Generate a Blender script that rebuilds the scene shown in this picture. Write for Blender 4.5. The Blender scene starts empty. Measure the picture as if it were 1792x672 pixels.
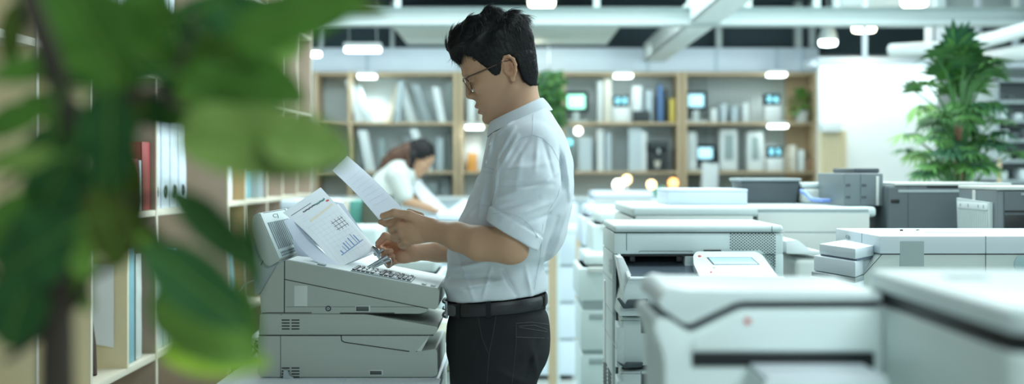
import bpy, bmesh, math, random
import numpy as np
from mathutils import Vector, Matrix, Euler

sc = bpy.context.scene
C = sc.collection
PI = math.pi
R = math.radians
random.seed(7)

# ------------------------------------------------------------------ camera
FPX = 2489.0          # focal length in pixels of the 1792 px wide frame (50 mm lens)
EYE = 1.35
cam_d = bpy.data.cameras.new('camera')
cam = bpy.data.objects.new('camera', cam_d); C.objects.link(cam)
cam.location = (0, 0, EYE); cam.rotation_euler = (R(90), 0, 0)
cam_d.lens = 50; cam_d.sensor_width = 36; cam_d.sensor_fit = 'HORIZONTAL'
cam_d.shift_y = -36 / 1792
cam_d.clip_start = 0.05; cam_d.clip_end = 100
cam_d.dof.use_dof = True
cam_d.dof.focus_distance = 3.68
cam_d.dof.aperture_fstop = 2.2
cam_d.dof.aperture_blades = 0
sc.camera = cam

# ------------------------------------------------------------------ world, lights, exposure
w = bpy.data.worlds.new('world'); sc.world = w; w.use_nodes = True
w.node_tree.nodes['Background'].inputs[0].default_value = (0.72, 0.88, 0.92, 1)
w.node_tree.nodes['Background'].inputs[1].default_value = 0.38
sc.view_settings.view_transform = 'Standard'
sc.view_settings.look = 'None'
sc.view_settings.exposure = 0.12
sc.view_settings.gamma = 1.0
sc.view_settings.use_curve_mapping = False

def area(name, loc, rot, sx, sy, power, col=(0.82, 0.985, 1.0)):
    l = bpy.data.lights.new(name, 'AREA'); l.shape = 'RECTANGLE'
    l.size = sx; l.size_y = sy; l.energy = power; l.color = col
    o = bpy.data.objects.new(name, l); C.objects.link(o)
    o.location = loc; o.rotation_euler = rot
    return o
# ceiling light fields of the office (hung just under the ceiling), and one added foreground fill
area('ceiling_light_far', (0.2, 9.0, 2.84), (0, 0, 0), 5.0, 3.0, 165)
area('cove_light', (3.2, 11.25, 2.17), (R(62), 0, 0), 3.4, 0.10, 10)
area('shelf_wash_light', (-0.2, 12.3, 2.40), (R(48), 0, 0), 5.5, 0.12, 12)
area('ceiling_light_mid', (0.6, 6.4, 2.84), (0, 0, 0), 3.6, 2.6, 118)
area('ceiling_light_near', (1.5, 3.9, 2.84), (0, 0, 0), 2.2, 1.4, 52)
area('foreground_fill_light', (1.1, 0.45, 2.84), (R(12), 0, 0), 1.6, 1.2, 62)  # added fill, tilted to brighten the fronts of the foreground copiers
# added soft fills from the right and behind the camera, no windows built
area('side_fill_light', (4.55, 5.2, 1.9), (R(90), 0, R(90)), 5.0, 1.8, 95, (0.74, 0.96, 1.0))
area('rear_fill_light', (-0.5, -2.6, 1.9), (R(90), 0, 0), 4.0, 1.8, 17, (0.80, 0.97, 1.0))

# ------------------------------------------------------------------ materials
_m = {}
def mat(name, col, rough=0.5, metal=0.0, spec=0.5, var=0.04, vscale=6.0, bump=0.0, bscale=200.0,
        emit=None, estr=0.0, trans=0.0, alpha=1.0, sheen=0.0, sss=0.0, attr=None, coat=0.0):
    if name in _m: return _m[name]
    m = bpy.data.materials.new(name); m.use_nodes = True
    nt = m.node_tree; b = nt.nodes['Principled BSDF']
    b.inputs['Roughness'].default_value = rough
    b.inputs['Metallic'].default_value = metal
    b.inputs['Specular IOR Level'].default_value = spec
    b.inputs['Transmission Weight'].default_value = trans
    b.inputs['Alpha'].default_value = alpha
    b.inputs['Coat Weight'].default_value = coat
    if sheen: b.inputs['Sheen Weight'].default_value = sheen
    if sss:
        b.inputs['Subsurface Weight'].default_value = sss
        b.inputs['Subsurface Radius'].default_value = (0.012, 0.005, 0.003)
        b.inputs['Subsurface Scale'].default_value = 1.0
    tc = nt.nodes.new('ShaderNodeTexCoord')
    nz = nt.nodes.new('ShaderNodeTexNoise'); nz.inputs['Scale'].default_value = vscale
    nz.inputs['Detail'].default_value = 4
    nt.links.new(tc.outputs['Object'], nz.inputs['Vector'])
    mx = nt.nodes.new('ShaderNodeMix'); mx.data_type = 'RGBA'
    mx.inputs['A'].default_value = (*[max(0, c * (1 - var)) for c in col], 1)
    mx.inputs['B'].default_value = (*[min(1, c * (1 + var)) for c in col], 1)
    nt.links.new(nz.outputs['Fac'], mx.inputs['Factor'])
    out = mx.outputs['Result']
    if attr:
        at = nt.nodes.new('ShaderNodeAttribute'); at.attribute_name = attr
        m2 = nt.nodes.new('ShaderNodeMix'); m2.data_type = 'RGBA'; m2.blend_type = 'MULTIPLY'
        m2.inputs['Factor'].default_value = 1
        nt.links.new(out, m2.inputs['A']); nt.links.new(at.outputs['Color'], m2.inputs['B'])
        out = m2.outputs['Result']
    nt.links.new(out, b.inputs['Base Color'])
    if bump:
        n2 = nt.nodes.new('ShaderNodeTexNoise'); n2.inputs['Scale'].default_value = bscale
        n2.inputs['Detail'].default_value = 3
        nt.links.new(tc.outputs['Object'], n2.inputs['Vector'])
        bp = nt.nodes.new('ShaderNodeBump'); bp.inputs['Strength'].default_value = bump
        bp.inputs['Distance'].default_value = 0.002
        nt.links.new(n2.outputs['Fac'], bp.inputs['Height'])
        nt.links.new(bp.outputs['Normal'], b.inputs['Normal'])
    if emit:
        b.inputs['Emission Color'].default_value = (*emit, 1)
        b.inputs['Emission Strength'].default_value = estr
    _m[name] = m
    return m

# ------------------------------------------------------------------ objects
def P(px, py, Y):
    return Vector(((px - 896) * Y / FPX, Y, EYE - (py - 300) * Y / FPX))
def Xp(px, Y): return (px - 896) * Y / FPX
def Zp(py, Y): return EYE - (py - 300) * Y / FPX

def thing(name, label, cat, loc=(0, 0, 0), group=None, rotz=0):
    o = bpy.data.objects.new(name, None); C.objects.link(o)
    o.empty_display_size = 0.05
    o.location = loc; o.rotation_euler = (0, 0, rotz)
    o['label'] = label; o['category'] = cat
    if group: o['group'] = group
    return o
def tag(o, label, cat, group=None):
    o['label'] = label; o['category'] = cat
    if group: o['group'] = group
    return o

class MB:
    """collects shapes into one mesh; material slots by index"""
    def __init__(s): s.bm = bmesh.new()
    def _merge(s, b2, mi=0, smooth=False):
        for f in b2.faces: f.material_index = mi; f.smooth = smooth
        me = bpy.data.meshes.new('t'); b2.to_mesh(me); b2.free()
        s.bm.from_mesh(me); bpy.data.meshes.remove(me)
    def box(s, x0, x1, y0, y1, z0, z1, bev=0.0, mi=0, seg=2, M=None, smooth=False):
        b = bmesh.new()
        bmesh.ops.create_cube(b, size=1)
        for v in b.verts:
            v.co = Vector((x0 + (v.co.x + .5) * (x1 - x0), y0 + (v.co.y + .5) * (y1 - y0), z0 + (v.co.z + .5) * (z1 - z0)))
        if bev > 0:
            bmesh.ops.bevel(b, geom=list(b.edges), offset=min(bev, abs(x1-x0)*.45, abs(y1-y0)*.45, abs(z1-z0)*.45), segments=seg, profile=.5, affect='EDGES')
        if M is not None: b.transform(M)
        s._merge(b, mi, smooth or bev > 0)
        return s
    def prism(s, pts, t0, t1, axis='Y', bev=0.0, mi=0, seg=2, M=None):
        """pts 2-D polygon; axis Y: pts are (x,z); axis X: (y,z); axis Z: (x,y)"""
        b = bmesh.new()
        def mk(p, t):
            if axis == 'Y': return (p[0], t, p[1])
            if axis == 'X': return (t, p[0], p[1])
            return (p[0], p[1], t)
        a = [b.verts.new(mk(p, t0)) for p in pts]; c = [b.verts.new(mk(p, t1)) for p in pts]
        n = len(pts)
        b.faces.new(a); b.faces.new(list(reversed(c)))
        for i in range(n): b.faces.new((a[i], c[i], c[(i + 1) % n], a[(i + 1) % n]))
        bmesh.ops.recalc_face_normals(b, faces=list(b.faces))
        if bev > 0:
            bmesh.ops.bevel(b, geom=list(b.edges), offset=bev, segments=seg, profile=.5, affect='EDGES', clamp_overlap=True)
        if M is not None: b.transform(M)
        s._merge(b, mi, bev > 0)
        return s
    def tube(s, pts, rad, sides=10, mi=0, caps=True):
        pts = [Vector(p) for p in pts]; n = len(pts)
        if not isinstance(rad, (list, tuple)): rad = [rad] * n
        b = bmesh.new(); rings = []
        up = None
        for i, p in enumerate(pts):
            d = (pts[min(i + 1, n - 1)] - pts[max(i - 1, 0)]).normalized()
            if up is None:
                up = d.orthogonal().normalized()
            else:
                up = (up - d * up.dot(d))
                up = up.normalized() if up.length > 1e-6 else d.orthogonal().normalized()
            q = d.cross(up)
            rings.append([b.verts.new(p + (up * math.cos(2*PI*k/sides) + q * math.sin(2*PI*k/sides)) * rad[i]) for k in range(sides)])
        for i in range(n - 1):
            for k in range(sides):
                b.faces.new((rings[i][k], rings[i][(k+1) % sides], rings[i+1][(k+1) % sides], rings[i+1][k]))
        if caps:
            b.faces.new(list(reversed(rings[0]))); b.faces.new(rings[-1])
        s._merge(b, mi, True)
        return s
    def lathe(s, prof, center=(0, 0, 0), sides=24, mi=0, M=None):
        b = bmesh.new(); rings = []
        for r, z in prof:
            rings.append([b.verts.new((center[0] + r * math.cos(2*PI*k/sides), center[1] + r * math.sin(2*PI*k/sides), center[2] + z)) for k in range(sides)])
        for i in range(len(prof) - 1):
            for k in range(sides):
                b.faces.new((rings[i][k], rings[i][(k+1) % sides], rings[i+1][(k+1) % sides], rings[i+1][k]))
        b.faces.new(list(reversed(rings[0]))); b.faces.new(rings[-1])
        bmesh.ops.remove_doubles(b, verts=list(b.verts), dist=1e-6)
        bmesh.ops.recalc_face_normals(b, faces=list(b.faces))
        if M is not None: b.transform(M)
        s._merge(b, mi, True)
        return s
    def grid(s, fn, nu, nv, thick=0.0, mi=0, smooth=True, closed_u=False):
        """fn(u,v)->Vector, u,v in 0..1; thick>0 gives a solid sheet"""
        b = bmesh.new()
        V = [[b.verts.new(fn(i / nu, j / nv)) for j in range(nv + 1)] for i in range(nu + 1)]
        for i in range(nu):
            for j in range(nv):
                b.faces.new((V[i][j], V[i+1][j], V[i+1][j+1], V[i][j+1]))
        if thick:
            b.normal_update()
            bmesh.ops.solidify(b, geom=list(b.faces), thickness=thick)
        s._merge(b, mi, smooth)
        return s
    def quad(s, a, b_, c, d, mi=0):
        vs = [s.bm.verts.new(Vector(p)) for p in (a, b_, c, d)]
        f = s.bm.faces.new(vs); f.material_index = mi
        return s

def autosmooth(me, ang=35):
    try:
        me.set_sharp_from_angle(angle=R(ang))
    except Exception: pass

def obj(name, mb, mats, parent=None, kind=None, sharp=40):
    bm = mb.bm if isinstance(mb, MB) else mb
    me = bpy.data.meshes.new(name)
    bm.to_mesh(me); bm.free()
    for m in (mats if isinstance(mats, (list, tuple)) else [mats]): me.materials.append(m)
    autosmooth(me, sharp)
    o = bpy.data.objects.new(name, me); C.objects.link(o)
    attach(o, parent)
    if kind: o['kind'] = kind
    return o
def attach(o, parent):
    if parent is not None:
        o.parent = parent
        M = Matrix.Identity(4); q = parent
        # world matrix of the parent, computed by hand
        chain = []
        while q is not None: chain.append(q); q = q.parent
        for c in reversed(chain): M = M @ c.matrix_parent_inverse @ c.matrix_basis
        o.matrix_parent_inverse = M.inverted()
def struct(name, mb, mats, sharp=40): return obj(name, mb, mats, None, 'structure', sharp)

def dup(root, loc=None, rotz=None, label=None, group=None, off=None):
    r = root.copy(); C.objects.link(r)
    if loc is not None: r.location = loc
    if off is not None: r.location = r.location + Vector(off)
    if rotz is not None: r.rotation_euler = (0, 0, rotz)
    if label: r['label'] = label
    if group: r['group'] = group
    def rec(a, b):
        for ch in list(a.children):
            if ch == b: continue
            c = ch.copy(); C.objects.link(c); c.parent = b; c.matrix_parent_inverse = ch.matrix_parent_inverse.copy()
            rec(ch, c)
    rec(root, r)
    return r

def text_mb(s, size, M, thick=0.0006, align='CENTER'):
    cu = bpy.data.curves.new('t', 'FONT'); cu.body = s; cu.size = size; cu.extrude = thick
    cu.align_x = align; cu.align_y = 'CENTER'
    o = bpy.data.objects.new('t', cu); C.objects.link(o)
    dg = bpy.context.evaluated_depsgraph_get(); dg.update()
    me = bpy.data.meshes.new_from_object(o.evaluated_get(dg))
    me.transform(M)
    b = bmesh.new(); b.from_mesh(me)
    C.objects.unlink(o); bpy.data.objects.remove(o); bpy.data.meshes.remove(me); bpy.data.curves.remove(cu)
    return b
FACE_CAM = Matrix.Rotation(R(90), 4, 'X')     # text in the XZ plane, readable from -Y

# palette
M_WHITE = mat('white_plastic', (0.64, 0.735, 0.735), 0.42, bump=0.05, bscale=900)
M_WHITE2 = mat('bright_white_plastic', (0.80, 0.86, 0.87), 0.38)
M_GREY = mat('warm_grey_plastic', (0.41, 0.45, 0.405), 0.5, bump=0.06, bscale=1200)
M_LGREY = mat('light_grey_plastic', (0.62, 0.66, 0.63), 0.45)
M_MGREY = mat('mid_grey_plastic', (0.36, 0.42, 0.43), 0.5)
M_DGREY = mat('charcoal_plastic', (0.075, 0.095, 0.105), 0.42, bump=0.05, bscale=900)
M_BLACK = mat('black_plastic', (0.012, 0.014, 0.016), 0.4)
M_SEAM = mat('seam_shadow_gap', (0.03, 0.035, 0.035), 0.8)
M_WOOD = mat('light_oak', (0.50, 0.40, 0.27), 0.5, var=0.10, vscale=3)
M_WOODL = mat('pale_birch_edge', (0.74, 0.68, 0.55), 0.5, var=0.05)
M_WOODT = mat('taupe_laminate', (0.36, 0.285, 0.225), 0.55, var=0.06)
M_CREAM = mat('cream_and_lit_laminate', (0.80, 0.71, 0.48), 0.5, var=0.05)
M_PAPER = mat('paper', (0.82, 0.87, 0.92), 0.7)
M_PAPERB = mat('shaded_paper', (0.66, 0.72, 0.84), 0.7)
M_STEEL = mat('brushed_steel', (0.62, 0.66, 0.68), 0.25, 1.0)
M_SCREEN = mat('lcd_screen', (0.30, 0.45, 0.60), 0.15, emit=(0.45, 0.68, 0.85), estr=0.35)
M_TEAL = mat('teal_board', (0.20, 0.42, 0.46), 0.5)
M_BLUEW = mat('blue_white_panel', (0.70, 0.80, 0.90), 0.4)
# ================================================================== room shell
YB = 13.5   # back wall
M_FLOOR = mat('polished_pale_floor', (0.62, 0.66, 0.62), 0.18, var=0.05, vscale=1.5)
M_WALL = mat('white_wall_paint', (0.80, 0.84, 0.84), 0.6)
M_CEILD = mat('dark_teal_ceiling_paint', (0.045, 0.075, 0.09), 0.8)
M_BEAM = mat('grey_white_beam_paint', (0.50, 0.58, 0.58), 0.5)
M_BEAMB = mat('blue_white_band', (0.52, 0.64, 0.72), 0.5)
struct('floor', MB().box(-2.9, 4.9, -3.0, YB, -0.1, 0), M_FLOOR)
struct('ceiling', MB().box(-2.9, 4.9, -3.0, YB, 2.9, 3.0), M_CEILD)
struct('wall_back', MB().box(-2.9, 4.9, YB, YB + .1, 0, 2.9), M_WALL)
struct('wall_left', MB().box(-3.0, -2.9, -3.0, YB + .1, 0, 2.9), M_WALL)
struct('wall_right', MB().box(4.9, 5.0, -3.0, YB + .1, 0, 2.9), M_WALL)
struct('baseboard_back', MB().box(-2.9, 4.9, YB - .015, YB, 0, .1, .004), M_BEAM)

# bright free wall section at the right of the far shelving
struct('wall_middle', MB().box(Xp(1435, 11.5), Xp(1640, 11.5), 11.5, 11.62, 0, Zp(106, 11.5)), mat('brilliant_white_panel', (0.93, 0.97, 0.97), 0.5))
# white ledge over that wall
struct('trim_1', MB().box(Xp(1430, 11.2), 4.9, 11.2, 11.7, Zp(112, 11.2), Zp(100, 11.2), .004), M_BLUEW)
# blue white lintel band above the far shelving
band = MB()
band.box(Xp(540, 13.0), Xp(1432, 13.0), 12.98, 13.10, Zp(126, 13.0), Zp(84, 13.0), .004)
for a in (640, 800, 905, 1130, 1250, 1355, 1400):
    band.box(Xp(a, 13.0), Xp(a + 6, 13.0), 12.965, 12.98, Zp(126, 13.0), Zp(84, 13.0), 0, 1)
struct('trim_2', band, [M_BLUEW, M_BEAMB])
# dark glazed band between lintel and ceiling, with posts
pl = MB()
for a, b in ((560, 566), (684, 690), (1252, 1262), (1390, 1402), (1415, 1425)):
    pl.box(Xp(a, 13.05), Xp(b, 13.05), 13.0, 13.1, Zp(84, 13.05), 2.9)
struct('trim_3', pl, M_BEAM)
struct('wall_upper', MB().box(-2.9, 4.9, 13.2, 13.3, Zp(95, 13.2), 2.9), M_CEILD)
# main cross beam with flanges
bz0, bz1 = Zp(44, 9.6), Zp(14, 9.6)
bm_ = MB()
bm_.prism([(9.55, bz0), (9.75, bz0), (9.75, bz0 + .03), (9.68, bz0 + .04), (9.68, bz1 - .02), (9.75, bz1), (9.55, bz1), (9.62, bz1 - .02), (9.62, bz0 + .04), (9.55, bz0 + .03)], -2.9, 4.9, 'X')
struct('trim_4', bm_, M_BEAM)
up = MB()
for a, b in ((560, 566), (690, 700), (1040, 1050), (1205, 1212), (1228, 1236), (1305, 1316), (1428, 1436), (1462, 1470), (1640, 1652), (1782, 1790)):
    up.box(Xp(a, 9.6), Xp(b, 9.6), 9.6, 9.7, bz1, 2.9)
struct('trim_5', up, M_BEAM)
# posts hanging under the beam at the right
up = MB()
for a, b in ((1512, 1518), (1622, 1633), (1640, 1655), (1710, 1718), (1776, 1784)):
    up.box(Xp(a, 10.4), Xp(b, 10.4), 10.4, 10.46, Zp(104, 10.4), 2.9)
struct('trim_6', up, M_BLUEW)
# long beam running away from the camera
lb = MB()
h = 1.0
lb.box(1.20, 1.40, 5.0, 12.96, EYE + h, EYE + h + .02, .004)
lb.box(1.26, 1.32, 5.0, 12.96, EYE + h + .02, EYE + h + .14, .002).box(1.20, 1.215, 5.0, 12.96, EYE + h, EYE + h + .16, .002)
lb.box(1.21, 1.37, 5.0, 12.96, EYE + h + .14, EYE + h + .16, .004)
struct('trim_7', lb, mat('bright_beam_paint', (.80, .88, .88), .5))
# upper run of beams near the top edge
lb = MB()
lb.box(-2.9, 4.9, 11.4, 11.5, Zp(24, 11.4), Zp(12, 11.4), .004)
lb.box(Xp(1470, 10.6), 4.9, 10.55, 10.65, Zp(12, 10.6), 2.9, .004)
struct('trim_8', lb, M_BEAM)
# suspended white ceiling panels
cp = MB()
cp.box(-.95, .86, 11.3, 12.95, 2.50, 2.53, .004)
cp.box(-.1, .5, 12.0, 12.5, 2.49, 2.50, 0)
struct('trim_9', cp, mat('pale_panel', (0.66, 0.74, 0.70), 0.6))
# white ducts and sloping pipes upper right
dk = MB()
dk.tube([P(1560, 88, 9.9), P(1690, 82, 9.4), P(1792, 52, 8.6), P(1880, 24, 8.2)], .045, 14)
dk.tube([P(1690, 70, 10.5), P(1740, 62, 10.2), P(1810, 40, 9.6), P(1900, 8, 9)], .035, 14)
dk.tube([P(1640, 112, 10.4), P(1700, 108, 10.2), P(1792, 92, 9.6), P(1880, 78, 9.2)], .06, 14)
tag(obj('air_duct', dk, M_WHITE2), 'bundle of white sloping ceiling ducts above the tall palm', 'duct')
# pendant and disc lamps
M_LAMP = mat('lamp_glow_warm', (1, .95, .8), .4, emit=(1.0, 0.93, 0.72), estr=9)
M_LAMPC = mat('lamp_glow_cool', (1, 1, 1), .4, emit=(0.85, 1.0, 0.95), estr=9)
def disc_lamp(px, py, Y, wpx, label, warm=True, cone=False, top=2.9):
    c = P(px, py, Y); r = wpx * Y / FPX / 2
    t = thing('ceiling_lamp', label, 'lamp', (c.x, c.y, top))
    if cone:
        obj('lamp_shade', MB().lathe([(r * .35, .16), (r * .5, .15), (r * .95, .045), (r * 1.04, .02), (r * 1.04, -.0), (r * .98, 0)], c, 28), M_BEAM, t)
    else:
        obj('lamp_shade', MB().lathe([(r * .3, .09), (r * .8, .07), (r * 1.05, .03), (r * 1.05, .0), (r * .98, 0)], c, 28), M_WHITE2, t)
    obj('diffuser', MB().lathe([(r * .96, -.002), (r * .96, -.025), (r * .85, -.04), (r * .3, -.046)], c, 28), M_LAMP if warm else M_LAMPC, t)
    obj('lamp_cord', MB().tube([(c.x, c.y, c.z + .08), (c.x, c.y, top)], .006, 8), M_BEAM, t)
    l = bpy.data.lights.new('bulb', 'POINT'); l.energy = 1.2; l.shadow_soft_size = .06; l.color = (1, .93, .75) if warm else (.85, 1, .97)
    lo = bpy.data.objects.new('bulb', l); C.objects.link(lo); lo.location = (c.x, c.y, c.z - .12)
disc_lamp(948, 2, 10.4, 48, 'warm round ceiling lamp at the top edge above the man\'s head')
disc_lamp(940, 54, 12.6, 36, 'warm round ceiling lamp under the pale panel beside the man\'s head')
disc_lamp(1600, 1, 10.2, 46, 'warm round ceiling lamp at the top edge above the tall palm')
disc_lamp(1512, 47, 11.0, 42, 'warm oval ceiling lamp hanging over the white wall')
disc_lamp(1449, 71, 11.3, 32, 'cool white ceiling lamp in a grey cone shade', False, True)
# tube lights at the far left
def tube_light(x0, x1, py, Y, label):
    a, b = P(x0, py, Y), P(x1, py, Y)
    t = thing('tube_light', label, 'lamp', ((a.x + b.x) / 2, Y, 2.9))
    obj('lamp_housing', MB().box(a.x, b.x, Y - .05, Y + .05, a.z + .02, a.z + .06, .008), M_WHITE2, t)
    obj('diffuser', MB().box(a.x + .01, b.x - .01, Y - .045, Y + .045, a.z - .015, a.z + .02, .01), M_LAMPC, t)
    w_ = MB()
    for x in (a.x + .04, b.x - .04): w_.tube([(x, Y, a.z + .05), (x, Y, 2.9)], .004, 6)
    obj('suspension_wire', w_, M_STEEL, t)
tube_light(602, 668, 88, 11.5, 'long cool tube light hanging at the far left')
tube_light(536, 563, 96, 12.2, 'short tube light beside the bookcase end')

# ================================================================== far shelving
M_FW = mat('honey_shelf_wood', (0.56, 0.44, 0.28), 0.5, var=.08)
FY = 12.9
def far_shelf(name, xs, zs, label, back, depth=.42):
    t = thing(name, label, 'shelving', (Xp((xs[0] + xs[-1]) / 2, FY), FY + depth / 2, 0))
    x0, x1 = Xp(xs[0], FY), Xp(xs[-1], FY)
    for x in xs:
        X = Xp(x, FY)
        obj('upright', MB().box(X - .019, X + .019, FY, FY + depth, 0, Zp(zs[0] - 4, FY), .003), M_FW, t)
    for z in zs:
        Z = Zp(z, FY)
        obj('shelf_board', MB().box(x0, x1, FY + .01, FY + depth, Z - .012, Z + .012, .003), M_FW, t)
    obj('back_panel', MB().box(x0, x1, FY + depth, FY + depth + .02, 0, Zp(zs[0], FY)), back, t)
    return t
M_BK1 = mat('silvery_back_panel', (0.72, 0.84, 0.88), .5)
M_BK2 = mat('grey_green_back_panel', (0.42, 0.50, 0.50), .5)
FZ = [129, 216, 302, 388, 470]
far_shelf('display_shelving', [552, 612, 797], FZ, 'open wooden shelving full of white papers behind the bent woman', M_BK1)
far_shelf('display_shelving', [806.5, 986, 1189], FZ, 'open wooden shelving with small screens right behind the man', M_BK1)
sr = far_shelf('display_shelving', [1198.5, 1430], FZ, 'open wooden shelving with numbered displays beside the white wall', M_BK2)
obj('wood_lining', MB().box(Xp(1374, FY + .41), Xp(1429, FY + .41), FY + .405, FY + .418, .1, Zp(133, FY + .41)), M_FW, sr)
rb = MB()
for k in range(14): rb.box(Xp(1240 + k * 9.5, FY + .41), Xp(1245 + k * 9.5, FY + .41), FY + .40, FY + .418, .1, Zp(133, FY + .41))
obj('ribbed_lining', rb, mat('pale_rib', (.62, .70, .70), .5), sr)

def ztop(i): return Zp(FZ[i], FY) + .013     # top surface of shelf i
M_SCRG = mat('screen_green_glow', (.6, 1, .85), .3, emit=(.30, 1.0, .66), estr=1.5)
M_SCRB = mat('screen_blue_glow', (.5, .8, .9), .3, emit=(.40, .78, .92), estr=1.0)
M_DIG = mat('digit_glow', (.5, .9, 1), .3, emit=(.25, .80, 1.0), estr=2.6)
M_NAVY = mat('navy_display_case', (.003, .022, .035), .5, spec=.1)
def small_monitor(px, py, wpx, hpx, si, glow, label):
    Y = FY + .12; c = P(px, py, Y); w_ = wpx * Y / FPX; h_ = hpx * Y / FPX
    z0 = ztop(si)
    t = thing('small_monitor', label, 'monitor', (c.x, Y, z0))
    obj('screen_bezel', MB().box(c.x - w_/2 - .03, c.x + w_/2 + .03, Y - .01, Y + .06, c.z - h_/2 - .03, c.z + h_/2 + .03, .012), M_NAVY, t)
    obj('screen', MB().box(c.x - w_/2, c.x + w_/2, Y - .014, Y - .008, c.z - h_/2, c.z + h_/2, .002), glow, t)
    obj('stand', MB().box(c.x - .03, c.x + .03, Y + .0, Y + .05, z0, c.z - h_/2, .004).box(c.x - .1, c.x + .1, Y - .06, Y + .1, z0, z0 + .02, .006), M_WHITE, t)
small_monitor(1008, 178, 31, 24, 1, M_SCRG, 'small monitor with a bright green screen on the upper far shelf')
small_monitor(1218, 176, 27, 22, 1, M_SCRB, 'small pale blue screen on the upper far shelf')
small_monitor(1234, 268, 25, 19, 2, M_SCRB, 'small pale blue screen on the middle far shelf')
def number_display(px, py, si, s, label):
    Y = FY + .06; c = P(px, py, Y); w_ = 27 * Y / FPX; h_ = 20 * Y / FPX; z0 = ztop(si)
    t = thing('number_display', label, 'display', (c.x, Y, z0))
    obj('pedestal', MB().box(c.x - w_/2, c.x + w_/2, Y, Y + .12, z0, c.z - h_/2, .008), M_WHITE2, t)
    obj('display_case', MB().box(c.x - w_/2, c.x + w_/2, Y - .005, Y + .1, c.z - h_/2, c.z + h_/2, .01), M_NAVY, t)
    obj('digits', text_mb(s, .080, Matrix.Translation((c.x, Y - .008, c.z)) @ FACE_CAM, .002), M_DIG, t)
number_display(1087, 177, 1, '0 0', 'navy display reading two zeros on a white pedestal, upper far shelf')
number_display(1352, 174, 1, '0 6', 'navy display reading zero six on a white pedestal')
number_display(1356, 266, 2, '0 5', 'navy display reading zero five on the middle far shelf')

# panels, books, boxes in the far shelving
rs = random.Random(3)
pal = [mat('far_white_' + str(i), c, .5) for i, c in enumerate([(.80, .88, .90), (.52, .64, .70), (.74, .73, .64), (.34, .44, .45), (.60, .72, .78)])]
pal_c = {'green': mat('far_green', (.10, .32, .20), .5), 'orange': mat('far_orange', (.75, .36, .08), .5), 'blue': mat('far_blue', (.12, .25, .50), .5),
         'dark': mat('far_dark', (.03, .045, .05), .5), 'teal': mat('far_teal', (.12, .42, .36), .5), 'yellow': mat('far_yellow', (.75, .62, .15), .5), 'brown': mat('far_brown', (.30, .20, .13), .5)}
def far_item(name, x0, x1, ytop, si, m, label, cat, group=None, lean=0, d=.2, yoff=.08, bev=.006):
    Y = FY + yoff; z0 = ztop(si); z1 = Zp(ytop, Y)
    X0, X1 = Xp(x0, Y), Xp(x1, Y)
    b = MB()
    if lean:
        L = lean * (z1 - z0)
        b.prism([(X0, z0), (X1, z0), (X1 + L, z1), (X0 + L, z1)], Y, Y + d, 'Y', bev)
    else: b.box(X0, X1, Y, Y + d, z0, z1, bev)
    o = obj(name, b, m); tag(o, label, cat, group); return o
ORD = ['first', 'second', 'third', 'fourth', 'fifth', 'sixth', 'seventh', 'eighth', 'ninth', 'tenth']
def fold_lab(i, si, ln, ci):
    k = i if i < 8 else (i - 8 if i < 15 else i - 15)
    return '%s %s folder, %s from left, %s board of far left shelving' % (['bluish white', 'grey blue', 'cream', 'grey', 'pale blue'][ci], 'leaning' if ln else 'upright', ORD[k], ['', 'upper', 'middle', 'lower'][si])
g = 'white folders leaning in the far left shelving'
for i, (x, wd, top, ln, si, ci) in enumerate([(622, 12, 140, -.25, 1, 0), (640, 10, 150, -.3, 1, 1), (668, 16, 148, .35, 1, 2), (690, 9, 142, .1, 1, 1), (714, 14, 150, -.3, 1, 0), (742, 16, 146, -.35, 1, 4), (768, 12, 152, -.2, 1, 0), (782, 10, 145, 0, 1, 3),
        (620, 14, 232, 0, 2, 1), (640, 16, 228, -.2, 2, 0), (662, 12, 240, 0, 2, 3), (716, 16, 236, -.2, 2, 4), (742, 14, 226, -.35, 2, 0), (764, 12, 240, 0, 2, 1), (780, 12, 232, 0, 2, 3),
        (718, 22, 316, 0, 3, 1), (745, 20, 320, 0, 3, 3), (770, 18, 312, 0, 3, 1)]):
    far_item('folder', x, x + wd, top, si, pal[ci], fold_lab(i, si, ln, ci), 'folder', g, ln, .115, .02 + (i % 3) * .13)
far_item('sample_board', 811, 842, 236, 2, pal[0], 'white board glowing under the lamp left of the man\'s chest', 'board', None, 0, .02, .34)  # white panel put in for the glow under the shelf lamp
far_item('box', 818, 834, 268, 2, pal_c['orange'], 'orange box on the middle far shelf left of the man', 'box')
far_item('box', 818, 832, 166, 1, pal[0], 'white box on the upper far shelf left of the man\'s face', 'box')
far_item('folder', 838, 850, 150, 1, pal[2], 'cream folder behind the man\'s chin on the far shelf', 'folder')
# middle bays
g = 'tall white panels in the far middle shelving'
for (x, wd, top, ln, si, ci) in [(1046, 8, 142, 0, 1, 0), (1056, 14, 138, .0, 1, 2), (1108, 16, 150, .1, 1, 0), (1130, 12, 158, -.1, 1, 1),
        (1012, 24, 240, 0, 2, 4), (1045, 12, 226, 0, 2, 0), (1060, 10, 232, 0, 2, 1), (1100, 24, 224, 0, 2, 4), (1122, 10, 230, 0, 2, 0)]:
    _pk = _pk + 1 if '_pk' in globals() else 0
    far_item('sample_board', x, x + wd, top, si, pal[ci], 'tall pale board, %s from left on the %s shelf of the far middle shelving' % (ORD[_pk if si == 1 else _pk - 4], 'upper' if si == 1 else 'middle'), 'board', g, 0)
far_item('folder', 1152, 1160, 148, 1, pal_c['blue'], 'dark blue folder on the upper far shelf', 'folder')
far_item('folder', 1162, 1168, 156, 1, pal_c['dark'], 'black folder next to the dark blue one on the far shelf', 'folder')
far_item('folder', 1172, 1181, 172, 1, pal_c['yellow'], 'yellow green folder on the upper far shelf', 'folder')
far_item('crate', 1108, 1138, 194, 1, pal_c['dark'], 'low dark crate on the upper far shelf', 'crate', None, 0, .055, .018)
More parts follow.
